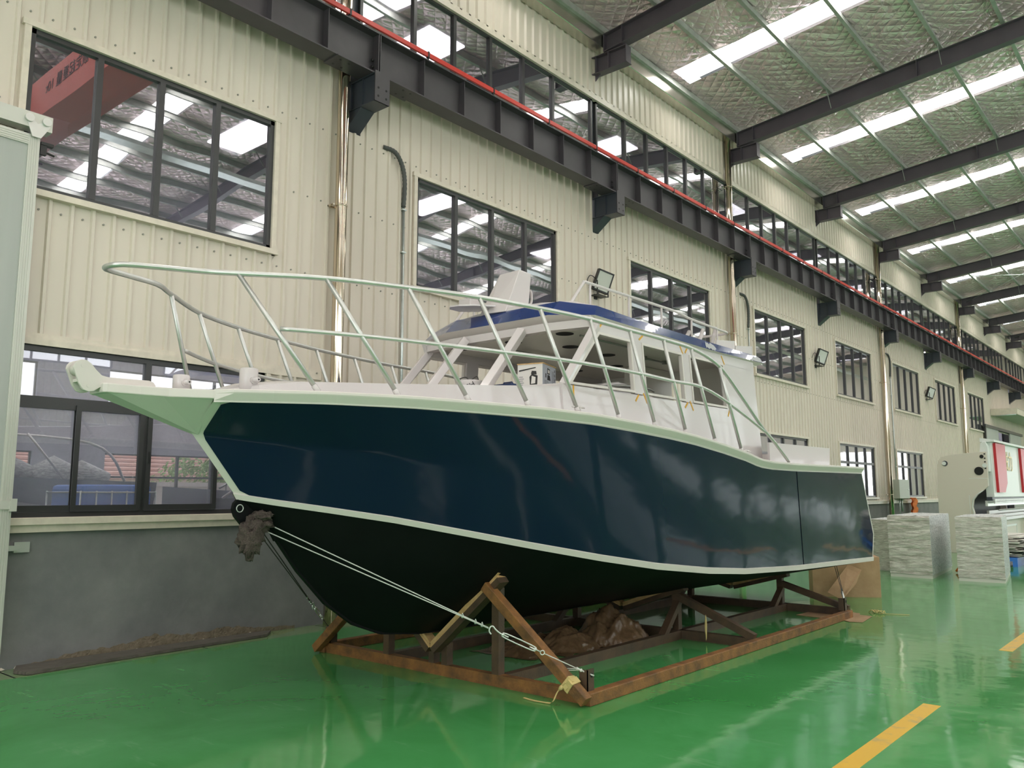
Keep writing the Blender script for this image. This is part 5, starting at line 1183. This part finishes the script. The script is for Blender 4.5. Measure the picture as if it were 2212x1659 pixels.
stroke_text('锐力', 0.62, GOLD, 'gold_lettering', pr, (4.165, 28.6, 2.55), (PI/2, 0, PI/2), 0.004)
b = MB(); b.box(4.11, 4.14, 28.9, 29.15, 1.62, 1.8); b.build('warning_label', YELLOW, pr)
b = MB(); b.box(3.97, 4.11, 26.2, 34.5, 1.45, 1.55); b.build('tool_holder', STEELB, pr)
for r_ in (0, 1):
    b = MB()
    for j in range(80): y = 26.35+j*0.096; b.box(4.11, 4.15, y, y+0.05, 1.44-0.07*r_, 1.50-0.07*r_)
    b.build('clamp_row', ZINC, pr)
b = MB(); b.box(3.93, 3.99, 26.2, 34.5, 1.30, 1.45); b.build('punch', ZINC, pr)
b = MB(); b.box(3.85, 4.20, 26.1, 34.5, 1.0, 1.08); b.box(4.15, 4.30, 26.2, 34.5, 0.92, 1.0); b.box(3.95, 4.01, 26.2, 34.5, 1.08, 1.18); b.tube([(4.25, 26.2, 1.2), (4.25, 34.5, 1.2)], 0.02, 8); b.build('die_rail', GREYRAIL, pr)
MB().box(3.95, 4.15, 26.1, 34.5, 0.0, 1.0).build('bed', MACH, pr)
b = MB(); b.box(4.15, 4.16, 27.4, 29.2, 0.15, 0.2); b.box(4.15, 4.16, 27.4, 29.2, 0.7, 0.75); b.box(4.15, 4.16, 27.4, 27.45, 0.15, 0.75); b.box(4.15, 4.16, 29.15, 29.2, 0.15, 0.75); b.build('bed_cover_frame', MACHW, pr)
MB().disc((4.02, 25.98, 2.42), 0.06, 'y', 0.02, 16).build('pressure_gauge', MACHW, pr)

# ---- gate with canopy farther along the window wall
cn = thing('gate_canopy', (0.8, 50, 5.6), 'beige canopy box projecting over the far gate, at the right edge', 'canopy')
b = MB(); b.box(0.03, 1.2, 49.4, 60.5, 5.72, 5.78); b.build('underside', mat('canopy_soffit', (0.45, 0.45, 0.38), 0.5), cn)
b = MB(); b.box(1.2, 1.24, 49.4, 60.5, 5.70, 6.02); b.box(0.03, 1.24, 49.36, 49.42, 5.70, 6.02); b.box(0.03, 1.24, 49.4, 60.5, 6.0, 6.04); b.build('fascia', TRIM, cn)
MB().tube([(0.15, 49.3, 5.66), (1.2, 49.3, 5.68)], 0.03, 8).build('canopy_pipe', GALV, cn)
g = thing('door_2', (0, 51, 0), kind='structure')
MB().box(0.08, 0.14, 47.4, 50.4, 0.1, 4.95).build('panel', PANELGREY, g)
MB().box(0.08, 0.14, 53.6, 56.9, 0.1, 4.95).build('panel', PANELGREY, g)
MB().box(0.06, 0.2, 47.0, 57.2, 4.95, 5.1).build('track', DARKFRAME, g)
b = MB(); b.box(-0.2, 0.03, 47.85, 47.95, 0, 4.9); b.box(-0.2, 0.03, 54.1, 54.2, 0, 4.9); b.box(0.07, 0.15, 47.2, 47.38, 0, 5.0); b.build('frame', DARKFRAME, g)
print('objects', len(bpy.data.objects))
